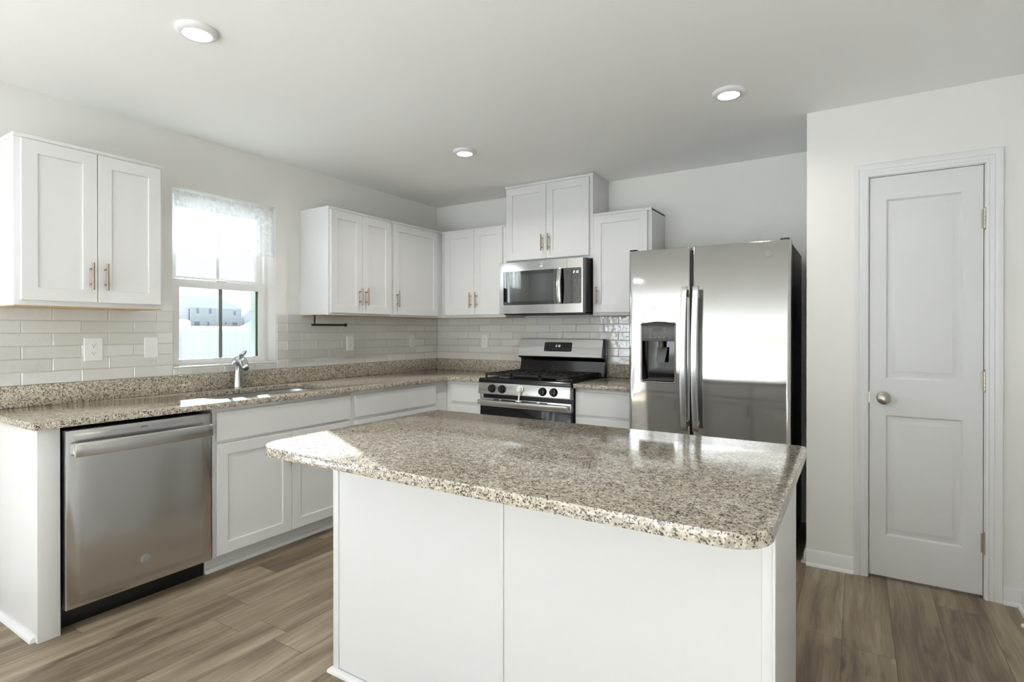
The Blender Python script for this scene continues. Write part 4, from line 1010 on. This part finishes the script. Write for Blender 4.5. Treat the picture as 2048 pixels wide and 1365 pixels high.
# ------------------------------------------------------------------ paper-towel bar, outlets, switch, recessed lights
t = thing('paper_towel_holder', (0.15, -1.385, UB), 'black paper towel bar hanging under the cabinet right of the window', 'towel holder')
b = B(); tube(b, [(0.15, -1.515, UB - 0.0005), (0.15, -1.515, UB - 0.004)], 0.016, 18); tube(b, [(0.15, -1.515, UB - 0.003), (0.15, -1.515, 1.300)], 0.0065, 12); build('post', b, M['blackmetal'], t)
b = B(); tube(b, [(0.15, -1.540, 1.297), (0.15, -1.537, 1.297), (0.15, -1.245, 1.297)], [0.005, 0.0075, 0.0075], 14)
tube(b, [(0.15, -1.250, 1.297), (0.15, -1.246, 1.297), (0.15, -1.238, 1.297), (0.15, -1.232, 1.297), (0.15, -1.229, 1.297)], [0.0075, 0.011, 0.0135, 0.011, 0.004], 16); build('bar', b, M['blackmetal'], t)

def plate(F, u, v, label, w_=0.070, h=0.116, kind='outlet', group=None):
    b0 = 0.0095
    t = thing('electrical_outlet' if kind == 'outlet' else 'light_switch', F(u, v - h / 2, b0), label, 'outlet' if kind == 'outlet' else 'switch', group)
    b = B(); rings(b, [[F(*p_, ww) for p_ in rloop(u - w_ / 2 + i, u + w_ / 2 - i, v - h / 2 + i, v + h / 2 - i, 0.003, 3)] for (i, ww) in ((0, b0 - .0005), (0, b0 + .003), (.003, b0 + .0058))]); build('cover_plate', b, M['plate'], t)
    if kind == 'outlet':
        for dz in (-.0195, .0195):
            b = B(); rings(b, [[F(*p_, ww) for p_ in rloop(u - .0165, u + .0165, v + dz - .0135, v + dz + .0135, 0.009, 4)] for ww in (b0 + .005, b0 + .0072)]); rc_ = build('receptacle', b, M['plate'], t, bevel=0.0005)
            b = B(); fbox(b, F, u - .0075, u - .0055, v + dz + .000, v + dz + .008, b0 + .0070, b0 + .00735); fbox(b, F, u + .0055, u + .0070, v + dz + .001, v + dz + .007, b0 + .0070, b0 + .00735)
            lathe(b, F, u, v + dz - .006, [(.0024, b0 + .0070), (.0024, b0 + .00735)], 10); build('slots', b, M['slot'], rc_)
        b = lathe(B(), F, u, v, [(.003, b0 + .0055), (.003, b0 + .0068)], 12); build('screw', b, M['plate'], t)
    else:
        b = fbox(B(), F, u - .0055, u + .0055, v - .0125, v + .0125, b0 + .005, b0 + .0064); build('collar', b, M['plate'], t)
        b = B(); quadbox(b, [F(u + a, v + c_, ww) for a in (-.004, .004) for (c_, ww) in ((-.006, b0 + .005), (-.004, b0 + .005), (.004, b0 + .018), (.008, b0 + .016))]) if False else fbox(b, F, u - .004, u + .004, v - .002, v + .008, b0 + .005, b0 + .016)
        build('toggle', b, M['plate'], t, bevel=0.001)
        for dz in (-.030, .030): b = lathe(B(), F, u, v + dz, [(.003, b0 + .0055), (.003, b0 + .0066)], 12); build('screw', b, M['plate'], t)
plate(FX, -2.787, 1.158, 'white outlet below the left wall cabinet, farthest left on the tile', w_=0.084, h=0.124)
plate(FX, -2.510, 1.160, 'white toggle switch plate on the tile just left of the window', kind='switch')
plate(FX, -1.071, 1.158, 'white outlet on the tile right of the towel bar')
plate(FX, -0.357, 1.160, 'white outlet on the window-wall tile nearest the corner')
plate(FY, 0.560, 1.160, 'white outlet on the tile just left of the range')

def downlight(x, y, label, power=3.0):
    t = thing('recessed_light', (x, y, H), label, 'ceiling light', 'recessed ceiling lights')
    Fd = lambda u, v, w_: Vector((u, v, H - w_))
    b = lathe(B(), Fd, x, y, [(0.076, 0.0), (0.076, 0.004), (0.074, 0.010), (0.066, 0.017), (0.055, 0.020), (0.051, 0.0195), (0.049, 0.016)], 40, (True, False)); build('trim_ring', b, M['trim'], t)
    b = lathe(B(), Fd, x, y, [(0.0495, 0.0155), (0.049, 0.0165)], 40); build('diffuser', b, M['led'], t)
    d = bpy.data.lights.new('downlight_lamp', 'AREA'); d.shape = 'DISK'; d.size = 0.09; d.energy = power; d.color = (1, 0.97, 0.93)
    o = bpy.data.objects.new('downlight_lamp', d); COL.objects.link(o); o.location = (x, y, H - 0.022); d.spread = math.radians(150)
    return t
downlight(1.215, -2.895, 'lit recessed ceiling light at top left, nearest the camera')
downlight(1.225, -1.190, 'lit recessed ceiling light above the corner near the range', 7.0)
downlight(2.853, -1.217, 'lit recessed ceiling light in front of the refrigerator')

# ------------------------------------------------------------------ outside the sink window
b = B(); n = 26; g = []
def gz(x, y):
    dd = max(0, -x - 9); return -0.45 + dd * 0.021 + 0.10 * math.sin(x * 0.7 + y * 0.4) * min(1, dd / 10)
xs = [-0.6, -3, -6, -8, -10, -14, -20, -28, -40, -60, -90, -130, -180, -260]
ys = [-120, -60, -30, -15, -8, -4, 0, 3, 6, 9, 12, 15, 20, 28, 40, 60, 90, 130, 200]
for x in xs: g.append([b.verts.new((x, y, gz(x, y))) for y in ys])
for i in range(len(xs) - 1):
    for j in range(len(ys) - 1): b.faces.new((g[i][j], g[i][j + 1], g[i + 1][j + 1], g[i + 1][j]))
o = struct(build('ground_outside', b, M['snow'], noflip=False, origin=(-8, 0, -0.45)), 'snow-covered yard outside')
b = box(B(), -60, 60, -60, YB - 0.3, -0.6, -0.45); struct(build('ground_rear', b, M['snow']), 'snow-covered ground behind the house')

# white vinyl privacy fence
t = thing('privacy_fence', (-8.0, 2.5, -0.45), 'white vinyl privacy fence beyond the window topped with snow', 'fence')
b = B(); y = -3.0
while y < 9:
    box(b, -8.02, -7.98, y, y + 0.148, -0.45, 1.23); y += 0.15
build('board_panel', b, M['fence'], t)
build('top_rail', box(B(), -8.04, -7.96, -3.0, 9.0, 1.225, 1.272), M['fence'], t, bevel=0.004)
b = B(); hl = []
for k in range(61):
    y = -3 + 12 * k / 60; h_ = 0.035 + 0.012 * math.sin(k * 0.9)
    hl.append([Vector((-8.045, y, 1.272)), Vector((-7.955, y, 1.272)), Vector((-7.965, y, 1.272 + h_ * .8)), Vector((-8.0, y, 1.272 + h_)), Vector((-8.035, y, 1.272 + h_ * .8))])
rings(b, hl); o = build('snow_cap', b, M['snow'], t); o['label'] = 'snow lying on the fence'
for y in (-0.65, 1.75, 4.15, 6.55):
    f = build('fence_post', box(B(), -8.07, -7.94, y - 0.065, y + 0.065, -0.45, 1.33), M['fence'], t, bevel=0.005)
    b = B(); lathe(b, FZ, -8.0, y, [(0.09, 1.331), (0.125, 1.36), (0.13, 1.41), (0.11, 1.45), (0.06, 1.475), (0.02, 1.48)], 18); build('snow_cap', b, M['snow'], f)

# snow bank beyond the fence at the right
b = B(); pts = []
xs = [-26, -28, -30, -33, -37]; ys = [14.6 + 0.35 * k for k in range(40)]
g = [[b.verts.new((x, y, -0.2 + (max(0, min(1, (y - 13.5) / 5.0)) * 2.7 + 0.1) * (1 - abs(i - 2) / 2.0) * 1.0)) for y in ys] for i, x in enumerate(xs)]
for i in range(4):
    for j in range(len(ys) - 1): b.faces.new((g[i][j], g[i][j + 1], g[i + 1][j + 1], g[i + 1][j]))
o = build('snow_bank', b, M['snow'], noflip=False); tag(o, 'sloping bank of snow beyond the white fence', 'snow bank')

# far houses: P(y30, z30) places a point seen at 30 m on a plane K times farther out
K = 4.594
def far(y, z, dx=0.0):
    return Vector((-150 + dx, -4.053 + (y + 4.053) * K, 1.257 + (z - 1.257) * K))
def far_box(b, y0, y1, z0, z1, x0, x1):
    a = far(y0, z0); c_ = far(y1, z1); box(b, -150 + x0, -150 + x1, a.y, c_.y, a.z, c_.z); return b
t = thing('house', (-150, 83, 2.2), 'blue-grey two-storey house with a snowy roof seen through the window', 'house')
a = far(13.37, 1.40); c_ = far(16.52, 2.655)
build('wall', box(B(), -159, -150, a.y, c_.y, a.z - 1.0, c_.z), M['siding'], t)
b = B(); rz = far(0, 3.38).z; ez = c_.z
vs = [b.verts.new(p_) for p_ in (Vector((-149.4, a.y - .4, ez - .1)), Vector((-149.4, c_.y + .4, ez - .1)), Vector((-154.5, far(15.45, 0).y, rz - .1)), Vector((-154.5, a.y - 3.2, rz - .1)), Vector((-159.6, a.y - .4, ez - .1)), Vector((-159.6, c_.y + .4, ez - .1)))]
for f in ((0, 1, 2, 3), (1, 5, 2), (5, 4, 3, 2), (0, 3, 4), (0, 4, 5, 1)): b.faces.new([vs[i] for i in f])
o = build('roof', b, M['snow'], t); o['label'] = 'snow-covered hip roof'
b = B(); far_box(b, 13.37, 16.52, 2.60, 2.66, 0.0, 0.35); far_box(b, 13.34, 13.40, 1.3, 2.62, 0.0, 0.15); far_box(b, 16.48, 16.54, 1.3, 2.62, 0.0, 0.15); far_box(b, 14.86, 14.89, 1.3, 2.62, 0.0, 0.12); build('corner_boards', b, M['fence'], t)
for (y0, y1, z0, z1) in ((13.69, 13.87, 2.26, 2.60), (14.44, 14.64, 2.26, 2.60), (16.00, 16.18, 2.20, 2.50), (13.57, 13.91, 1.52, 1.80), (14.35, 14.48, 1.54, 1.80), (15.45, 15.56, 1.62, 1.80), (15.92, 16.28, 1.58, 1.78)):
    f = build('window', far_box(B(), y0 - .03, y1 + .03, z0 - .03, z1 + .03, 0.0, 0.10), M['fence'], t)
    build('pane', far_box(B(), y0 + .01, y1 - .01, z0 + .01, z1 - .01, 0.1, 0.13), M['extwin'], f)
# its lower side wing at the left
a = far(11.9, 1.3); c_ = far(13.33, 2.60)
b = B(); P = [(a.y - 6, a.z - 1), (c_.y, a.z - 1), (c_.y, c_.z - .1), (a.y + 1.0, rz - .6), (a.y - 6, c_.z)]
rings(b, [[Vector((x, y, z)) for y, z in P] for x in (-158, -150.5)]); o = build('wall', b, M['siding2'], t); o['label'] = 'pale lilac wing wall'
b = B(); P2 = [(c_.y + .3, c_.z - .35), (c_.y + .3, c_.z), (a.y + 1.0, rz - .15), (a.y - 6.3, c_.z + .4), (a.y - 6.3, c_.z), (a.y + 1.0, rz - .5)]
rings(b, [[Vector((x, y, z)) for y, z in P2] for x in (-158.4, -150.0)]); o = build('roof', b, M['snow'], t); o['label'] = 'snow-covered roof'
# second house at the right
t = thing('house', (-150, 96, 2.4), 'pale house with a steep snowy roof at the right of the window view', 'house')
a = far(16.76, 1.3); P = [(a.y, a.z - 1), (a.y + 22, a.z - 1), (a.y + 22, far(0, 2.3).z), (a.y + 11, far(0, 4.3).z), (a.y, far(0, 2.30).z)]
b = B(); rings(b, [[Vector((x, y, z)) for y, z in P] for x in (-158, -150)]); build('wall', b, M['siding2'], t)
P2 = [(a.y - .2, far(0, 2.24).z), (a.y + 11, far(0, 4.3).z), (a.y + 22.6, far(0, 2.22).z), (a.y + 22.6, far(0, 2.38).z), (a.y + 11, far(0, 4.50).z), (a.y - .2, far(0, 2.40).z)]
b = B(); rings(b, [[Vector((x, y, z)) for y, z in P2] for x in (-158.5, -149.5)]); o = build('roof', b, M['snow'], t); o['label'] = 'snow-covered gable roof'
build('window', far_box(B(), 17.12, 17.18, 2.46, 2.52, 0.0, 0.1), M['extwin'], t)
# bare trees behind the houses
def bare_tree(x, y, z, h, seed, label):
    rnd = random.Random(seed); b = B()
    def branch(p, d, l, r, k):
        q = p + d * l; tube(b, [p, p + d * l * .5 + Vector((0, rnd.uniform(-.05, .05) * l, 0)), q], [r, r * .8, r * .55], 5)
        if k == 0: return
        for _ in range(3 if k > 1 else 4):
            nd = (d + Vector((rnd.uniform(-.5, .5), rnd.uniform(-.75, .75), rnd.uniform(-.1, .5)))).normalized(); branch(p + d * l * rnd.uniform(.5, 1), nd, l * rnd.uniform(.5, .75), r * .55, k - 1)
    branch(Vector((x, y, z)), Vector((0, 0, 1)), h * .38, h * .014, 4)
    o = build('bare_tree', b, M['bark'], origin=(x, y, z)); tag(o, label, 'tree', 'bare trees behind the houses')
bare_tree(-178, 99.0, 3.0, 17, 1, 'leafless tree above the hip roof of the blue-grey house')
bare_tree(-176, 104.5, 3.0, 15, 2, 'leafless tree in the gap between the two far houses')
bare_tree(-182, 110.0, 3.0, 20, 4, 'leafless tree above the steep roof at the right of the view')
